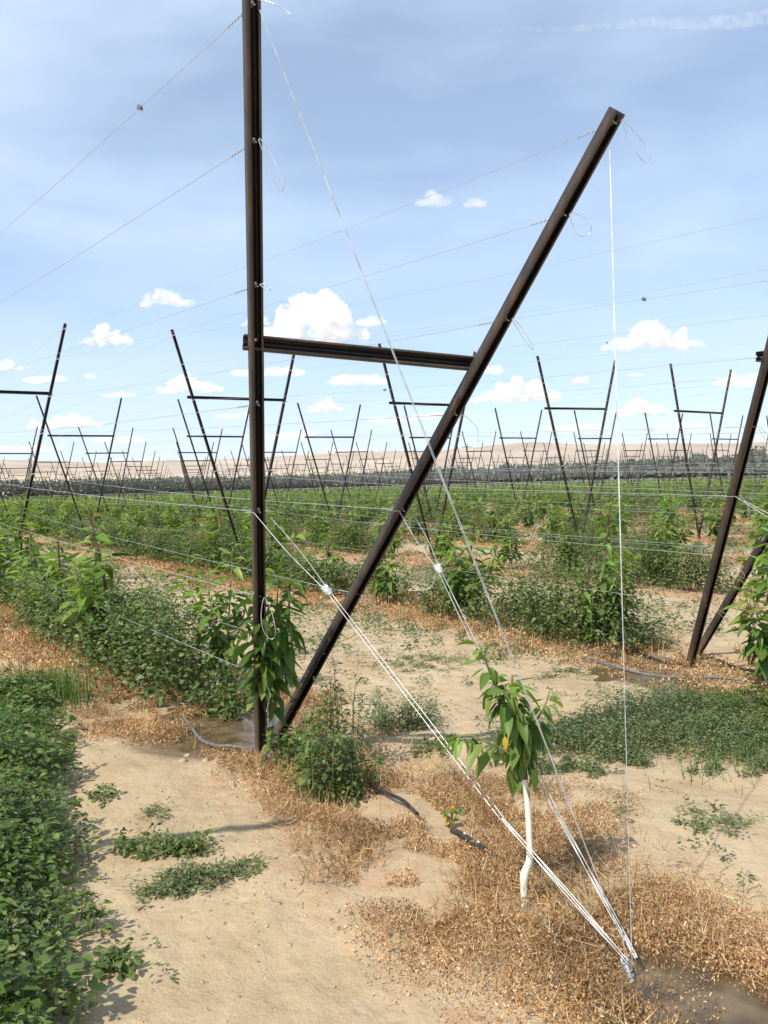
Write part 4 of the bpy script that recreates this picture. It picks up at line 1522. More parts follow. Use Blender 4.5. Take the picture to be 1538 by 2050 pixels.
def right_patch():
    """low grey green weeds on the sand at the right"""
    g = np.random.default_rng(43)
    n = 9000
    u = g.uniform(.9, 4.4, n)
    v = g.uniform(-3.6, .2, n)
    cu, cv = 2.45, -1.18
    e = ((u - cu) / 1.15) ** 2 + ((v - cv + .25 * (u - cu)) / .60) ** 2
    k = fbm(u, v, .42, 3, 19)
    e = e + 2.6 * (k - .5)
    scat = (e > 1) & (e < 2.6) & (fbm(u, v, .16, 2, 23) > .66) & (v < -.6)
    ok = ((e < 1) & (g.random(n) < np.clip((1.05 - e) * 2.5, .15, .95))) | scat
    u, v, e = u[ok], v[ok], e[ok]
    b = onground(u, v)
    k = seen(b, 100)
    b, u, v, e = b[k], u[k], v[k], e[k]
    h = (.04 + .15 * np.clip(1.0 - e, 0, 1)) * g.uniform(.4, 1.5, len(b)) + .012
    mb = MB()
    P, Rm, sc = weed_leaves(b, h, 30, .024, .75, g, -.3, .7, .1)
    z = g.random(len(P))
    uL = np.repeat(u + 1.1 * (fbm(u, v, .5, 2, 5) - .5) > 2.75, 30)
    sc = sc * np.where(uL, 1.35, 1.0)
    for q in range(3):
        s = (np.arange(len(P)) % 3) == q
        mb.scatter((SL + SLT)[q + 1], P[s], Rm[s], sc[s], np.where(uL[s], 2, np.where(z[s] > .35, 1, 0)).astype(np.int32))
    tag(mb.build('ground_cover', [WEED, WEEDB, LUSH]), 'low grey green weeds spreading over the sand at the right', 'weeds', kind='stuff')
    gb = MB()
    n = 420
    ug = 2.25 + g.normal(0, .28, n)
    vg = -1.75 + g.normal(0, .13, n)
    b = onground(ug, vg)
    az = g.uniform(0, 2 * np.pi, n)
    rz = np.stack([np.stack([np.cos(az), -np.sin(az), 0 * az], -1), np.stack([np.sin(az), np.cos(az), 0 * az], -1), np.stack([0 * az, 0 * az, 1 + 0 * az], -1)], 1)
    gb.scatter(BL[1], b, rz, g.uniform(.07, .16, n), 0)
    tag(gb.build('grass', [GRASSM]), 'short pale green grass in the weeds at the right', 'grass', kind='stuff')


right_patch()


def alley_weeds():
    g = np.random.default_rng(47)
    mb, mbf = MB(), MB()
    # sparse seedlings on the near sand
    n = 1500
    u = g.uniform(-1.9, 4.0, n)
    v = g.uniform(-3.6, 3.2, n)
    k = fbm(u, v, .8, 3, 61)
    pr = np.where((u > .8), np.clip((k - .40) * 4.0, 0.03, .8), np.where(u < -.85, np.clip((k - .42) * 3, .03, .5), 0.02))
    ok = g.random(n) < pr
    b = onground(u[ok], v[ok])
    b = b[seen(b, 40)]
    h = g.uniform(.025, .085, len(b))
    P, Rm, sc = weed_leaves(b, h, 15, .026, .8, g, -.2, .6, .2)
    z = g.random(len(P))
    mb.scatter(SL[0], P, Rm, sc, np.where(z > .45, 1, 0).astype(np.int32))
    # middle distance alleys
    for i in range(0, 22):
        for (v0, v1) in [(q, q + 6.0) for q in np.arange(-4, 110, 6.0)]:
            uc = (i + .5) * ROW
            c = rc1(uc, (v0 + v1) / 2)
            d = float(np.hypot(*c))
            if d > 85 or not seen(np.array([[*rc1(uc + du, v), 0] for v in (v0, v1) for du in (-1, 1)]), 200).any():
                continue
            n = int(6 * 2.4 * (26 if d < 14 else 14 if d < 30 else 6))
            u = uc + g.uniform(-1.3, 1.3, n)
            v = g.uniform(v0, v1, n)
            k = fbm(u, v, 1.7, 3, 90)
            th = (.54 if v0 < 4 else .48 if d < 30 else .46) if i < 2 else .52
            ok = (k > th) & (v > (1.0 if i == 0 else -1.0 if i > 1 else .6))
            if not ok.any():
                continue
            b = onground(u[ok], v[ok])
            h = .07 + .6 * np.clip(k[ok] - th, 0, .22)
            if d < 16:
                P, Rm, sc = weed_leaves(b, h, 22, .038, .75, g, -.3, .6, .15)
                mb.scatter(SL[1], P, Rm, sc, (g.random(len(P)) > .5).astype(np.int32))
            elif d < 34:
                P, Rm, sc = weed_leaves(b, h, 16, .07, .8, g, -.3, .6, .15)
                mbf.scatter(QL, P, Rm, sc, (g.random(len(P)) > .5).astype(np.int32))
            else:
                P, Rm, sc = weed_leaves(b, h * 1.3, 12, .15, .9, g, -.3, .6, .15)
                mbf.scatter(QL, P, Rm, sc, (g.random(len(P)) > .5).astype(np.int32))
    tag(mb.build('seedlings', [WEED, WEEDB]), 'sparse small weeds dotted over the sandy alleys', 'weeds', kind='stuff')
    tag(mbf.build('alley_weeds', [WEED, WEEDB]), 'low green cover between the rows in the middle distance', 'weeds', kind='stuff')


alley_weeds()


def bushes():
    g = np.random.default_rng(53)
    data = [  # px of the foot, half width across the view, depth, height, leaf, stems, material, label
        (792, 1455, .22, .16, .34, .030, 46, 1, 'round dark weed bush on the sand right of the leaning leg'),
        (640, 1600, .14, .13, .72, .042, 15, 0, 'tall dark leafy weed at the foot of the leaning leg'),
        (700, 1585, .15, .12, .40, .042, 16, 0, 'leafy weed between the tall dark weed and the black hose'),
        (690, 1520, .16, .10, .80, .034, 13, 1, 'thin wispy grey weed standing right of the leaning leg'),
        (590, 1540, .12, .08, .42, .05, 11, 0, 'broad leaved weed in front of the post foot'),
        (318, 1712, .17, .06, .13, .030, 34, 0, 'small dark weed clump alone on the sand left of the litter'),
        (408, 1765, .20, .08, .085, .024, 90, 1, 'feathery flat weed clump on the sand below the small dark clump'),
        (208, 1610, .05, .05, .10, .03, 7, 0, 'small weed sprig just right of the lush left carpet'),
        (315, 1640, .06, .04, .05, .022, 9, 1, 'small dry weed just above the small dark clump'),
        (250, 1925, .07, .06, .08, .04, 8, 0, 'tiny weed rosette at the edge of the lower left carpet'),
        (860, 1330, .34, .3, .07, .030, 42, 1, 'flat grey green weed mat on the sand beyond the round bush'),
        (1135, 1350, .18, .15, .05, .03, 14, 1, 'flat weed mat on bare sand before the wet channel'),
        (1440, 1650, .15, .12, .05, .026, 22, 1, 'small weed mat on sand below the right hand ground cover'),
        (885, 1500, .13, .12, .14, .034, 12, 0, 'small weed tuft on the sand left of the front tree'),
        (460, 1420, .22, .2, .40, .045, 26, 0, 'dark weed bush at the end of the weedy near row'),
        (1290, 1300, .22, .2, .32, .045, 20, 1, 'weed bush at the wet end of the second row'),
    ]
    for (x, y, rx, ry, h, ls, ns, mi, lab) in data:
        c = gpt(x, y)
        c[2] = float(gh(c[:1], c[1:2])[0])
        a = g.uniform(0, 2 * np.pi, ns)
        rr = np.sqrt(g.random(ns))
        sk = g.uniform(-.4, .4)
        bx, by = rr * np.cos(a) * rx, rr * np.sin(a) * ry
        b = np.stack([bx, by + sk * bx, np.zeros(ns)], 1)
        hh = h * g.uniform(.35, 1.1, ns) * (1 - .45 * rr)
        lf, stm = MB(), MB()
        for q in range(ns):
            top = b[q] + np.array([b[q, 0] * .45 + g.normal(0, .03), b[q, 1] * .45 + g.normal(0, .03), hh[q]])
            pth = smooth_path([b[q], b[q] * .6 + top * .4 + np.array([g.normal(0, .01), g.normal(0, .01), hh[q] * .12]), top], 4)
            tube(stm, pth, np.linspace(.0035, .001, len(pth)), 4)
            nl = int(12 + 46 * min(hh[q] / .4, 1.2))
            t = g.random(nl) ** .8
            ids = np.minimum((t * (len(pth) - 1)).astype(int), len(pth) - 2)
            fr = t * (len(pth) - 1) - ids
            P = pth[ids] + (pth[ids + 1] - pth[ids]) * fr[:, None]
            az = g.uniform(0, 2 * np.pi, nl)
            o = np.stack([np.cos(az), np.sin(az), np.zeros(nl)], 1)
            ex = (.02 + .05 * g.random(nl) ** 2) * min(1., .5 + hh[q] / .3)
            P = P + o * ex[:, None] * (1.2 - .8 * t)[:, None]
            P[:, 2] = np.maximum(P[:, 2], .008)
            el = g.uniform(-.5, .7, nl)
            d = o * np.cos(el)[:, None] + np.array([0, 0, 1.]) * np.sin(el)[:, None]
            tm = (SLT if mi == 1 else SL)[q % 2]
            lf.scatter(tm, P, frames(d, np.array([0, 0, 1.]) + g.normal(0, .45, (nl, 3))), ls * g.uniform(.5, 1.3, nl) * (1.15 - .45 * t) * (1.3 if mi else 1), (g.random(nl) > .94).astype(np.int32))
        root = empty('weed_bush', Vector(c), lab, 'weed', 'weed clumps on the sand')
        stm.build('stems', [SHOOT], root)
        lf.build('foliage', [WEEDB if mi else WEED, GRASSM], root)
    # young bindweed in the litter and yellowing stalks
    c = gpt(905, 1665)
    c[2] = float(gh(c[:1], c[1:2])[0])
    lf = MB()
    k = 16
    a = g.uniform(0, 6.28, k)
    P = np.stack([.06 * np.cos(a) * g.random(k), .06 * np.sin(a) * g.random(k), g.uniform(.01, .12, k)], 1)
    lf.scatter(SL[1], P, rot_random(k, 1, g), g.uniform(.03, .06, k), (g.random(k) > .85).astype(np.int32))
    stm = MB()
    for q in range(k):
        tube(stm, [(0, 0, 0), P[q] * np.array([.5, .5, .6]), P[q]], [.002, .0015, .001], 4)
    o = empty('seedling_weed', Vector(c), 'x', 'weed')
    stm.build('stems', [SHOOT], o)
    lf.build('foliage', [YOUNG, YELLOW], o)
    tag(o, 'pale yellow green seedling in the brown litter above the hose end', 'weed', 'weed clumps on the sand')


bushes()


def dead_litter():
    """the brown, withered weeds along the rows"""
    g = np.random.default_rng(59)
    mb, mbf = MB(), MB()

    def strip(i, v0, v1, n, half, size, hz, far=False):
        u = i * ROW + g.uniform(-half - .5, half + .5, n)
        v = g.uniform(v0, v1, n)
        k = fbm(u, v, .9, 4, 70)
        k2 = fbm(u, v, .22, 2, 71)
        k3 = fbm(u, v, .5, 2, 76)
        au = np.abs(u - i * ROW)
        lim = half + 1.5 * (k - .5)
        if i == 0:
            lo = np.interp(v, [-3.5, -2.6, -2.3, -2.0, -1.7, -1.4, -1.0, -.5, .3, .9, 1.6, 3], [.25, .42, .55, .66, .58, .44, .42, .34, .30, .62, .85, 1.0])
            lim = np.where(u < 0, lo + 1.0 * (k - .5), np.where(v < -1.2, lim + .12, lim)) + .14
        ok = (au < lim) & (k2 + .6 * (k3 - .5) > .35)
        ok &= g.random(n) < np.clip((lim - au) / (.36 if i == 0 else .2), .03, 1) ** 1.3
        for (pu, pv, su, sv, dp) in PUD:
            inp = ((u - pu) / su) ** 2 + ((v - pv) / sv) ** 2 < .55
            ok &= ~(inp & (g.random(n) > (.32 if pv < -2 else .05)))
        ok &= (np.hypot(u + .03, v + 2.42) > .10) & (np.hypot(u + .0, v + .22) > .16)
        u, v, k2 = u[ok], v[ok], k2[ok]
        b = onground(u, v)
        s = seen(b, 60)
        b, k2 = b[s], k2[s]
        m = len(b)
        b[:, 2] += hz * g.random(m) ** 1.6 * np.clip((k2 - .3) * 4, .2, 1.3) + .002
        rot = rot_random(m, 1.6, g)
        sc = size * g.uniform(.5, 1.4, m)
        tgt = mbf if far else mb
        for q in range(6):
            t = (np.arange(m) % 6) == q
            tgt.scatter(CL[q], b[t], rot[t], sc[t], 0)
        return b
    strip(0, -3.9, -1.0, 190000, .72, .0115, .045)
    strip(0, -1.0, 2.0, 110000, .66, .015, .05)
    strip(0, 2.0, 12.0, 90000, .95, .026, .08)
    strip(1, -1.8, 4.0, 52000, .85, .024, .07)
    strip(1, 4.0, 16.0, 42000, 1.1, .035, .08)
    for i in range(2, 9):
        for v0 in np.arange(-2, 42, 6.0):
            c = rc1(i * ROW, v0 + 3)
            d = float(np.hypot(*c))
            if d < 42:
                strip(i, v0, v0 + 6, 9000 if d < 22 else 4200, 1.15, .036 if d < 22 else .06, .10, True)
    n = 5200
    u = g.uniform(-1.5, 3.6, n)
    v = g.uniform(-3.6, 2.6, n)
    k = fbm(u, v, .45, 3, 95)
    ok = g.random(n) < np.clip((k - .42) * 3.2, .04, .9)
    b = onground(u[ok], v[ok])
    b = b[seen(b, 30)]
    m = len(b)
    b[:, 2] += .003
    r3 = rot_random(m, .8, g)
    for q in range(6):
        t = (np.arange(m) % 6) == q
        mb.scatter(CL[q], b[t], r3[t], .013 * g.uniform(.5, 1.4, t.sum()), 0)
    n = 38000
    u = g.normal(0, .42, n)
    v = g.uniform(-3.8, 2.5, n)
    lo = np.interp(v, [-3.5, -2.6, -2.0, -1.4, -.5, .3, .9, 1.6], [.25, .5, .7, .5, .36, .34, .7, .9])
    ok = (u > -lo) & (u < .8) & (fbm(u, v, .5, 2, 76) > .36)
    for (pu, pv, su, sv, dp) in PUD:
        ok &= ((u - pu) / su) ** 2 + ((v - pv) / sv) ** 2 > .7
    b = onground(u[ok], v[ok])
    b = b[seen(b, 40)]
    m = len(b)
    b[:, 2] += .048 * g.random(m)
    az = g.uniform(0, 2 * np.pi, m)
    d = np.stack([np.cos(az), np.sin(az), g.normal(.06, .38, m)], 1)
    R2 = frames(d, np.array([0, 0, 1.]) + g.normal(0, .5, (m, 3)))
    R2 = np.stack([R2[:, :, 0], R2[:, :, 2], R2[:, :, 1]], -1)
    for q in range(3):
        t = (np.arange(m) % 3) == q
        mb.scatter(blade(5, .030, (.7, 1.3, -1.0)[q]), b[t], R2[t], g.uniform(.02, .085, t.sum()), np.where(g.random(t.sum()) > .5, 1, 0).astype(np.int32))
    # dry upright stalks
    for (i, v0, v1, n, hh) in ((0, -3.6, 1.6, 900, .075), (0, 1.6, 10, 2600, .17), (1, .3, 9, 1800, .18)):
        u = i * ROW + g.normal(0, .5, n)
        v = g.uniform(v0, v1, n)
        k = fbm(u, v, .5, 3, 81)
        ok = (k > .47) & (np.abs(u - i * ROW) < .95)
        if i == 0:
            ok &= ~((u < -.45) & (v < .5))
            for (pu, pv, su, sv, dp) in PUD:
                ok &= ((u - pu) / su) ** 2 + ((v - pv) / sv) ** 2 > 1.0
        b = onground(u[ok], v[ok])
        b = b[seen(b, 60)]
        m = len(b)
        az = g.uniform(0, 2 * np.pi, m)
        rz = np.stack([np.stack([np.cos(az), -np.sin(az), 0 * az], -1), np.stack([np.sin(az), np.cos(az), 0 * az], -1), np.stack([0 * az, 0 * az, 1 + 0 * az], -1)], 1)
        for q in range(3):
            t = (np.arange(m) % 3) == q
            mb.scatter(BL[q], b[t], rz[t], hh * g.uniform(.4, 1.3, t.sum()), 1)
    tag(mb.build('dead_weeds', [DEAD, STRAW]), 'brown withered weeds and curled leaf litter along the near rows', 'dead weeds', kind='stuff')
    tag(mbf.build('distant_dead_weeds', [DEAD]), 'rusty brown dead weeds under the trees further back', 'dead weeds', kind='stuff')
    # floating leaf bits on the puddle
    # clods and pebbles
    cb = MB()
    n = 26000
    u = g.uniform(-2.2, 4.2, n)
    v = g.uniform(-3.8, 3.0, n)
    kk = fbm(u, v, .7, 3, 87) + .25 * np.exp(-(((u + .55) / .35) ** 2 + ((v + .5) / .5) ** 2))
    ok = g.random(n) < np.clip((kk - .38) * 3.5, .05, 1)
    u, v = u[ok], v[ok]
    b = onground(u, v)
    s = seen(b, 30)
    b = b[s]
    m = len(b)
    ic = np.array([(0, 0, 1), (.9, 0, .3), (.28, .85, .3), (-.72, .53, .3), (-.72, -.53, .3), (.28, -.85, .3), (.7, .5, -.5), (-.27, .83, -.5), (-.9, 0, -.5), (-.27, -.83, -.5), (.7, -.5, -.5)])
    icf = np.array([[0, 1, 2], [0, 2, 3], [0, 3, 4], [0, 4, 5], [0, 5, 1], [1, 6, 2], [2, 6, 7], [2, 7, 3], [3, 7, 8], [3, 8, 4], [4, 8, 9], [4, 9, 5], [5, 9, 10], [5, 10, 1], [1, 10, 6]])
    for q in range(4):
        tm = (ic * g.uniform(.45, 1.45, (len(ic), 1)) * np.array([1, 1, .62]), icf, np.zeros((len(ic), 2)))
        t = (np.arange(m) % 4) == q
        cb.scatter(tm, b[t], rot_random(t.sum(), .2, g), .0022 + .009 * g.random(t.sum()) ** 4, 0)
    tag(cb.build('pebbles', [CLOD], smooth=False), 'small clods and pebbles scattered on the sand', 'pebbles', kind='stuff')
    for (x, y, r) in ((440, 1532, .035), (366, 1530, .028), (1102, 1303, .05), (412, 1526, .022), (375, 1512, .02)):
        c = gpt(x, y)
        c[2] = float(gh(c[:1], c[1:2])[0])
        m2 = MB()
        uu, vv = np.meshgrid(np.linspace(0, 2 * np.pi, 14, endpoint=False), np.linspace(.05, np.pi - .05, 9))
        pt = np.stack([np.cos(uu) * np.sin(vv), np.sin(uu) * np.sin(vv), np.cos(vv) * .65], -1).reshape(-1, 3)
        pt = pt * (r * (.75 + .6 * fbm(pt[:, 0] * 3 + x, pt[:, 1] * 3 + pt[:, 2] * 5, 1.0, 3, int(x)))[:, None])
        Fq = [[a * 14 + k, a * 14 + (k + 1) % 14, (a + 1) * 14 + (k + 1) % 14, (a + 1) * 14 + k] for a in range(8) for k in range(14)]
        m2.add(pt, Fq)
        o = m2.build('dirt_clod', [CLOD], smooth=True)
        o.location = c
        tag(o, {440: 'dirt clod right of the hose on the sandy hump', 366: 'larger dirt clod left on the sandy hump', 1102: 'pale rock at the edge of the second row', 412: 'small clod between the two clods on the hump', 375: 'small clod touching the hose on the hump'}[x], 'clod', 'dirt clods')


dead_litter()


# ------------------------------------------------------------------ hoses
def hose(pxs, r, m, name, label, lift=.006, parts=None):
    pts = []
    for (x, y) in pxs:
        c = gpt(x, y)
        c[2] = float(gh(c[:1], c[1:2])[0]) + r + lift
        pts.append(c)
    pts = smooth_path(pts, 7)
    mb = MB()
    tube(mb, pts, r, 10)
    o = mb.build(name, m, origin=pts[0], smooth=True)
    return tag(o, label, 'hose', 'irrigation hoses'), pts


hose([(368, 1438), (382, 1458), (402, 1480), (432, 1496), (465, 1504), (500, 1514), (530, 1526), (545, 1536)], .0105, HOSE, 'drip_hose', 'grey hose curving over the hump left of the post', .028)
hose([(478, 1424), (505, 1446), (535, 1467), (565, 1484), (592, 1500), (612, 1512)], .0105, HOSE, 'drip_hose', 'grey hose running through the water behind the post', .02)
hose([(742, 1584), (775, 1606), (808, 1628), (836, 1648)], .0092, BLACKP, 'drip_hose', 'black hose lying in the litter between weed and front tree', .03)
o, pts = hose([(906, 1694), (925, 1703), (948, 1716), (972, 1732)], .014, BLACKP, 'hose_end', 'thick black taped hose end in the litter left of the front tree', .035)
m2 = MB()
d = nrm(pts[-1] - pts[0])
for t in (.45, .82):
    c = pts[int(t * (len(pts) - 1))] + np.array([0, -.004, .0165])
    tube(m2, [c - d * .008, c, c + d * .009], [.003, .007, .003], 7)
m2.build('white_mark', CLIP, o, origin=pts[0]).location = (0, 0, 0)
hose([(1165, 1320), (1205, 1330), (1250, 1340), (1300, 1348), (1350, 1354), (1430, 1361), (1490, 1368)], .0105, HOSE, 'drip_hose', 'grey hose crossing the wet channel before the right post', .02)
hose([(1268, 1306), (1300, 1316), (1335, 1332), (1372, 1338)], .011, BLACKP, 'drip_hose', 'black hose reaching the right post from the second row', .02)
hose([(1388, 1332), (1420, 1326), (1448, 1334), (1480, 1346), (1530, 1352)], .012, BLACKP, 'drip_hose', 'black hose bent over the soil right of the right post', .02)


# ------------------------------------------------------------------ far orchard, pole, houses
def far_block():
    g = np.random.default_rng(67)
    m = leaf_mat('orchard_leaf', [(0, (.085, .11, .075)), (.5, (.13, .16, .105)), (1, (.20, .235, .15))], .7, .15)
    mb = MB()
    for (u0, u1, v0, v1, n, h) in ((102, 107, 20, 420, 50000, 3.7), (107, 125, 20, 420, 18000, 3.9), (-60, 102, 200, 206, 24000, 3.9)):
        u = g.uniform(u0, u1, n)
        v = g.uniform(v0, v1, n)
        q = rc(u, v)
        k = seen(np.column_stack([q, np.full(n, 2.)]), 40)
        q, u, v = q[k], u[k], v[k]
        top = h * (.86 + .3 * (fbm(u, v, 9., 3, 33) - .2))
        z = g.random(len(q)) ** .75 * (top - .75 * drop(v))
        P = np.column_stack([q, z + drop(v)])
        mb.scatter(QL, P, frames(g.normal(0, 1, (len(q), 3)), np.array([0, 0, 1.]) + g.normal(0, .5, (len(q), 3))), g.uniform(.5, 1.15, len(q)), 0)
    # dark inner screen of stems and netting behind the leaves
    tag(mb.build('orchard_block', [m]), 'long dark band of mature orchard trees beyond the field', 'orchard', kind='stuff')
    # taller single trees rising over the block
    labs = [(1015, 952, 1.0, 'rounded grey tree rising over the dark band at centre right'), (1398, 938, 1.3, 'tall dark tree over the band right of centre'), (1450, 938, 1.0, 'small dark tree top left of the right post'),
            (1290, 943, .8, 'low tree top over the band below the cloud gap'), (1515, 934, 1.5, 'tall dark tree at the right edge of the horizon')]
    for (x, y, s, lab) in labs:
        d = gpt(x, 990) if False else None
        dep = 150 if x > 1200 else 190
        c = dpt(x, 955, dep)
        c[2] = 0
        hh = (pix(c[None])[0][1] - (y - 24 * s)) / F_PX * dep
        root = empty('distant_tree', Vector(c), lab, 'tree', 'trees over the orchard band')
        tb, cb = MB(), MB()
        tube(tb, [(0, 0, -.1), (.05, 0, hh * .3), (0, .05, hh * .7)], [.18, .14, .06], 6)
        n = 1300
        dv = nrm(g.normal(0, 1, (n, 3)))
        rr = g.random(n) ** .45
        lump = .7 + .6 * fbm(dv[:, 0] * 2 + x, dv[:, 1] * 2 + dv[:, 2] * 3, 1, 3, int(x))
        P = dv * (rr * lump)[:, None] * np.array([hh * .34, hh * .34, hh * .42]) + np.array([0, 0, hh * .6])
        cb.scatter(QL, P, frames(g.normal(0, 1, (n, 3)), np.array([0, 0, 1.]) + g.normal(0, .5, (n, 3))), g.uniform(.3, .7, n), 0)
        tb.build('trunk', [BARK], root)
        cb.build('crown', [m], root)
    # trees by the farmsteads, left
    for k, (x, s, lab) in enumerate([(62, .7, 'small dark tree on the horizon at far left'), (212, 1.0, 'dark broad tree beside the farm sheds'), (180, .9, 'dark tree at the left of the farm sheds'), (245, .6, 'low dark tree right of the farm sheds')]):
        dep = 620
        c = dpt(x, 975, dep)
        c[2] = 0
        hh = 7.5 * s
        root = empty('distant_tree', Vector(c), lab, 'tree', 'trees on the left horizon')
        tb, cb = MB(), MB()
        tube(tb, [(0, 0, -.1), (.1, 0, hh * .5)], [.3, .15], 6)
        n = 700
        dv = nrm(g.normal(0, 1, (n, 3)))
        P = dv * (g.random(n) ** .4)[:, None] * np.array([hh * .7, hh * .7, hh * .42]) + np.array([0, 0, hh * .58])
        cb.scatter(QL, P, frames(g.normal(0, 1, (n, 3)), np.array([0, 0, 1.]) + g.normal(0, .5, (n, 3))), g.uniform(1., 2.2, n), 0)
        tb.build('trunk', [BARK], root)
        cb.build('crown', [m], root)
    wallm = solid('shed_wall', (.42, .40, .37), (.5, .48, .45), 1, .9)
    roofm = solid('shed_roof', (.33, .34, .37), (.4, .41, .43), 1, .7)
    for (x, w, lab) in ((160, 16, 'low grey roofed farm shed on the left horizon'), (228, 11, 'smaller grey farm shed beside the broad tree')):
        c = dpt(x, 975, 640)
        c[2] = 0
        root = empty('farm_shed', Vector(c), lab, 'shed', 'farm sheds on the horizon')
        wb, rb = MB(), MB()
        box(wb, (0, 0, 1.9), w, 9, 3.8)
        V = np.array([(-w / 2 - .5, -5, 3.7), (w / 2 + .5, -5, 3.7), (w / 2 + .5, 0, 6), (-w / 2 - .5, 0, 6), (-w / 2 - .5, 5, 3.7), (w / 2 + .5, 5, 3.7)])
        V = np.vstack([V, V - np.array([0, 0, .25])])
        rb.add(V, [[0, 1, 2, 3], [3, 2, 5, 4], [6, 9, 8, 7], [9, 10, 11, 8], [0, 6, 7, 1], [4, 5, 11, 10], [0, 3, 9, 6], [3, 4, 10, 9], [1, 7, 8, 2], [2, 8, 11, 5]])
        db = MB()
        box(db, (w * .2, -4.55, 1.5), 3, .12, 3)
        wb.build('wall', [wallm], root)
        rb.build('roof', [roofm], root)
        db.build('door', [roofm], root)
    # wooden utility pole
    c = dpt(937, 962, 205)
    c[2] = 0
    root = empty('utility_pole', Vector(c), 'wooden utility pole with one crossarm on the horizon behind the leaning leg', 'utility pole')
    pb, ab = MB(), MB()
    tube(pb, [(0, 0, -.3), (0, 0, 4), (0, 0, 9.6)], [.16, .14, .11], 8)
    box(ab, (0, -.16, 8.9), 2.3, .12, .14)
    pb.build('pole', [POLEM], root)
    ab.build('crossarm', [POLEM], root)
    for dx in (-1.0, -.4, .4, 1.0):
        ib = MB()
        tube(ib, [(dx, -.16, 8.97), (dx, -.16, 9.1), (dx, -.16, 9.2)], [.04, .06, .03], 6)
        ib.build('insulator', [CLIP], root)


far_block()


# ------------------------------------------------------------------ clouds
def cloud_mat(name, dens, soft=True):
    m = bpy.data.materials.new(name)
    m.use_nodes = True
    n = m.node_tree.nodes
    n.clear()
    out = n.new('ShaderNodeOutputMaterial')
    v = n.new('ShaderNodeVolumePrincipled')
    v.inputs['Color'].default_value = (1, 1, 1, 1)
    v.inputs['Anisotropy'].default_value = .0
    l = m.node_tree.links.new
    if soft:
        g = n.new('ShaderNodeNewGeometry')
        z = n.new('ShaderNodeTexNoise'); z.inputs['Scale'].default_value = .011
        z.inputs['Detail'].default_value = 5; z.inputs['Roughness'].default_value = .6
        l(g.outputs['Position'], z.inputs['Vector'])
        mr = n.new('ShaderNodeMapRange')
        l(z.outputs['Fac'], mr.inputs['Value'])
        mr.inputs['From Min'].default_value = .40; mr.inputs['From Max'].default_value = .60
        mr.inputs['To Min'].default_value = 0; mr.inputs['To Max'].default_value = dens * 1.6
        l(mr.outputs['Result'], v.inputs['Density'])
    else:
        v.inputs['Density'].default_value = dens
    l(v.outputs['Volume'], out.inputs['Volume'])
    return m


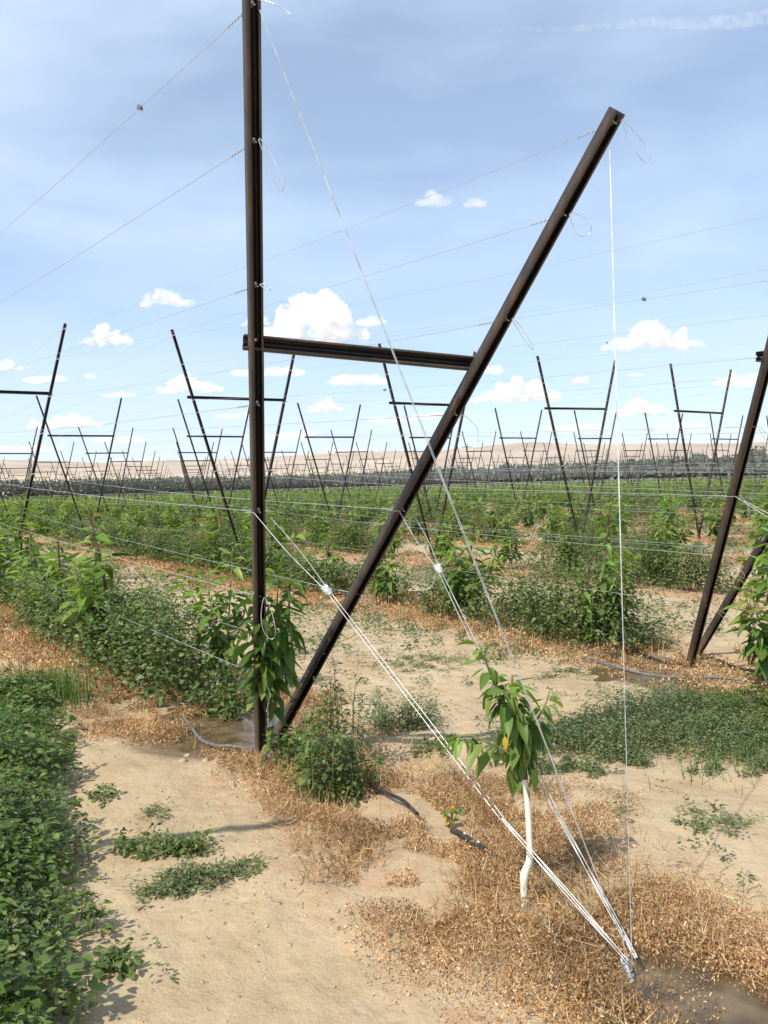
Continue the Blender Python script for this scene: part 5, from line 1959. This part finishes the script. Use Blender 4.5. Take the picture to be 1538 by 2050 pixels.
def clouds():
    g = np.random.default_rng(73)
    mats = [cloud_mat('cloud_vapour', .016), cloud_mat('thin_cloud_vapour', .0085)]
    tex = bpy.data.textures.new('cloud_billow', 'CLOUDS')
    tex.noise_scale = 55
    tex.noise_depth = 4
    tex2 = bpy.data.textures.new('cloud_lobes', 'CLOUDS')
    tex2.noise_scale = 160
    tex2.noise_depth = 2
    ALT = 1150.0
    data = [  # px centre x, base y, width, height, thin, label
        (625, 684, 235, 100, 0, 'largest white cumulus cloud, right behind the upright post'),
        (512, 652, 62, 24, 0, 'small puff at the left shoulder of the largest cloud'),
        (745, 652, 62, 26, 1, 'thin wisp at the right shoulder of the largest cloud'),
        (330, 610, 112, 36, 0, 'small flat cloud left of the post above the others'),
        (216, 690, 122, 48, 0, 'cloud between the left frame and the near post'),
        (866, 412, 70, 36, 1, 'small wispy cloud high left of the leaning leg'),
        (955, 410, 46, 17, 1, 'tiny wisp beside the small high cloud'),
        (1300, 699, 195, 54, 0, 'wide white cloud right of the vertical guy wire'),
        (1392, 694, 44, 22, 1, 'small puff at the right end of the wide right cloud'),
        (380, 784, 135, 36, 0, 'cloud behind the symmetrical V frame'),
        (132, 856, 165, 32, 0, 'long low cloud behind the left frame'),
        (22, 742, 60, 38, 0, 'cloud cut by the left edge'),
        (90, 765, 90, 18, 1, 'thin streak cloud right of the left edge cloud'),
        (505, 754, 75, 22, 1, 'pale cloud left of the near crossbar'),
        (575, 752, 80, 28, 1, 'pale cloud just below the near crossbar'),
        (715, 770, 130, 30, 1, 'flat pale cloud under the middle of the crossbar'),
        (650, 823, 76, 28, 0, 'small cloud between the post and the middle frame'),
        (1035, 803, 185, 46, 0, 'long cloud right of the leaning leg'),
        (968, 748, 80, 26, 1, 'pale cloud at the joint of crossbar and leaning leg'),
        (1160, 769, 42, 17, 0, 'tiny cloud above the frame left of the guy wire'),
        (1272, 753, 40, 12, 1, 'tiny flat cloud under the wide right cloud'),
        (1285, 830, 125, 36, 0, 'low cloud right of the guy wire above the hills'),
        (1485, 772, 120, 36, 0, 'cloud by the right end post'),
        (785, 845, 95, 18, 1, 'flat low cloud beneath the middle frame crossbar'),
        (235, 794, 72, 14, 1, 'flat streak cloud above the long low cloud'),
        (185, 758, 26, 14, 1, 'smallest puff between two left clouds'),
        (240, 886, 110, 20, 1, 'low pale cloud just above the left hills'),
        (560, 880, 150, 22, 1, 'low pale cloud above the hills behind the post'),
        (870, 838, 90, 20, 1, 'low pale cloud behind the leaning leg'),
        (1150, 862, 130, 22, 1, 'low hazy cloud above the hills left of the guy wire'),
        (1360, 862, 130, 22, 1, 'low hazy cloud above the hills at the right'),
        (60, 905, 130, 22, 1, 'hazy cloud low over the hills at far left'),
        (700, 905, 110, 16, 1, 'faint low cloud touching the hills at centre'),
        (470, 838, 70, 16, 1, 'faint cloud streak left of the post above the hills'),
    ]
    for (x, yb, w, h, thin, lab) in data:
        c0 = dpt(x, yb, 1.0)
        el = (c0[2] - EYE)
        dep = min((ALT - EYE) / max(el, .05), 16000)
        c = dpt(x, yb, dep)
        sc = dep / F_PX
        Wd, Ht = w * sc, h * sc
        s = Wd / 500.0
        mb = MB()
        uu, vv = np.meshgrid(np.linspace(0, 2 * np.pi, 16, endpoint=False), np.linspace(.08, np.pi - .08, 9))
        sp = np.stack([np.cos(uu) * np.sin(vv), np.sin(uu) * np.sin(vv), np.cos(vv)], -1).reshape(-1, 3)
        Fq = [[a * 16 + k, (a + 1) * 16 + k, (a + 1) * 16 + (k + 1) % 16, a * 16 + (k + 1) % 16] for a in range(8) for k in range(16)]
        Fq += [[k for k in range(16)], [8 * 16 + k for k in range(16)][::-1]]
        nb = int(np.clip(w / 9, 5, 22))
        fr = CR * np.array([1, 1, 0])
        fr = fr / np.linalg.norm(fr)
        dp = np.array([FW[0], FW[1], 0])
        for b in range(nb):
            t = (b + g.uniform(.1, .9)) / nb * 2 - 1
            env = (1 - abs(t) ** 2.2) * g.uniform(.55, 1.0)
            if thin:
                env = .35 + .4 * g.random()
            rz = max(.28, env) * Ht * .5
            rx = Wd / nb * g.uniform(1.3, 2.1) * .8
            if thin:
                rx *= 1.3
            pos = fr * t * (Wd * .5 - rx * .7) + dp * g.normal(0, .13) * Wd + np.array([0, 0, rz * .92])
            mb.add(sp * np.array([rx, rx, rz]) + pos, Fq)
            if not thin and env > .5:
                r2 = rz * g.uniform(.45, .7)
                mb.add(sp * np.array([max(r2, rx * .5), max(r2, rx * .5), r2]) + pos + np.array([0, 0, rz * .7]) + fr * g.normal(0, .4) * rx, Fq)
        o = mb.build('cloud', mats[thin])
        o.location = c
        rm = o.modifiers.new('union', 'REMESH')
        rm.mode = 'VOXEL'
        rm.voxel_size = max(Ht / 16, Wd / 110)
        for tx, st, ss in ((tex2, .22, 1), (tex, .14, 1)):
            dm = o.modifiers.new('billow', 'DISPLACE')
            dm.texture = tx
            dm.texture_coords = 'GLOBAL'
            dm.strength = st * Ht * 1.6
            dm.mid_level = .5
        tag(o, lab, 'cloud', 'fair weather clouds')
    # the contrail
    mb = MB()
    m = cloud_mat('contrail_vapour', .0016)
    A, B = dpt(900, 66, 9000), dpt(1700, 30, 9000)
    t = np.linspace(0, 1, 50)
    p = A + np.outer(t, B - A)
    p[:, 2] += 14 * np.sin(t * 17) + 9 * np.sin(t * 41) + 30 * (fbm(t * 14, t * 0 + 2, 1., 3, 6) - .5)
    tube(mb, p, 8 + 82 * t * (.8 + .35 * fbm(t * 9, t * 0, .6, 3, 2)), 14)
    o = mb.build('contrail', m, origin=A, smooth=True)
    tag(o, 'faint white aircraft contrail across the upper right sky', 'contrail')


clouds()


def haze():
    m = bpy.data.materials.new('haze_air')
    m.use_nodes = True
    n = m.node_tree.nodes
    n.clear()
    out = n.new('ShaderNodeOutputMaterial')
    v = n.new('ShaderNodeVolumePrincipled')
    v.inputs['Color'].default_value = (.86, .90, 1, 1)
    v.inputs['Density'].default_value = .000045
    m.node_tree.links.new(v.outputs['Volume'], out.inputs['Volume'])
    mb = MB()
    box(mb, (0, 2000, 180), 40000, 40000, 420)
    o = mb.build('haze', m)
    tag(o, 'thin summer haze lying over the plain', 'haze', kind='stuff')


haze()
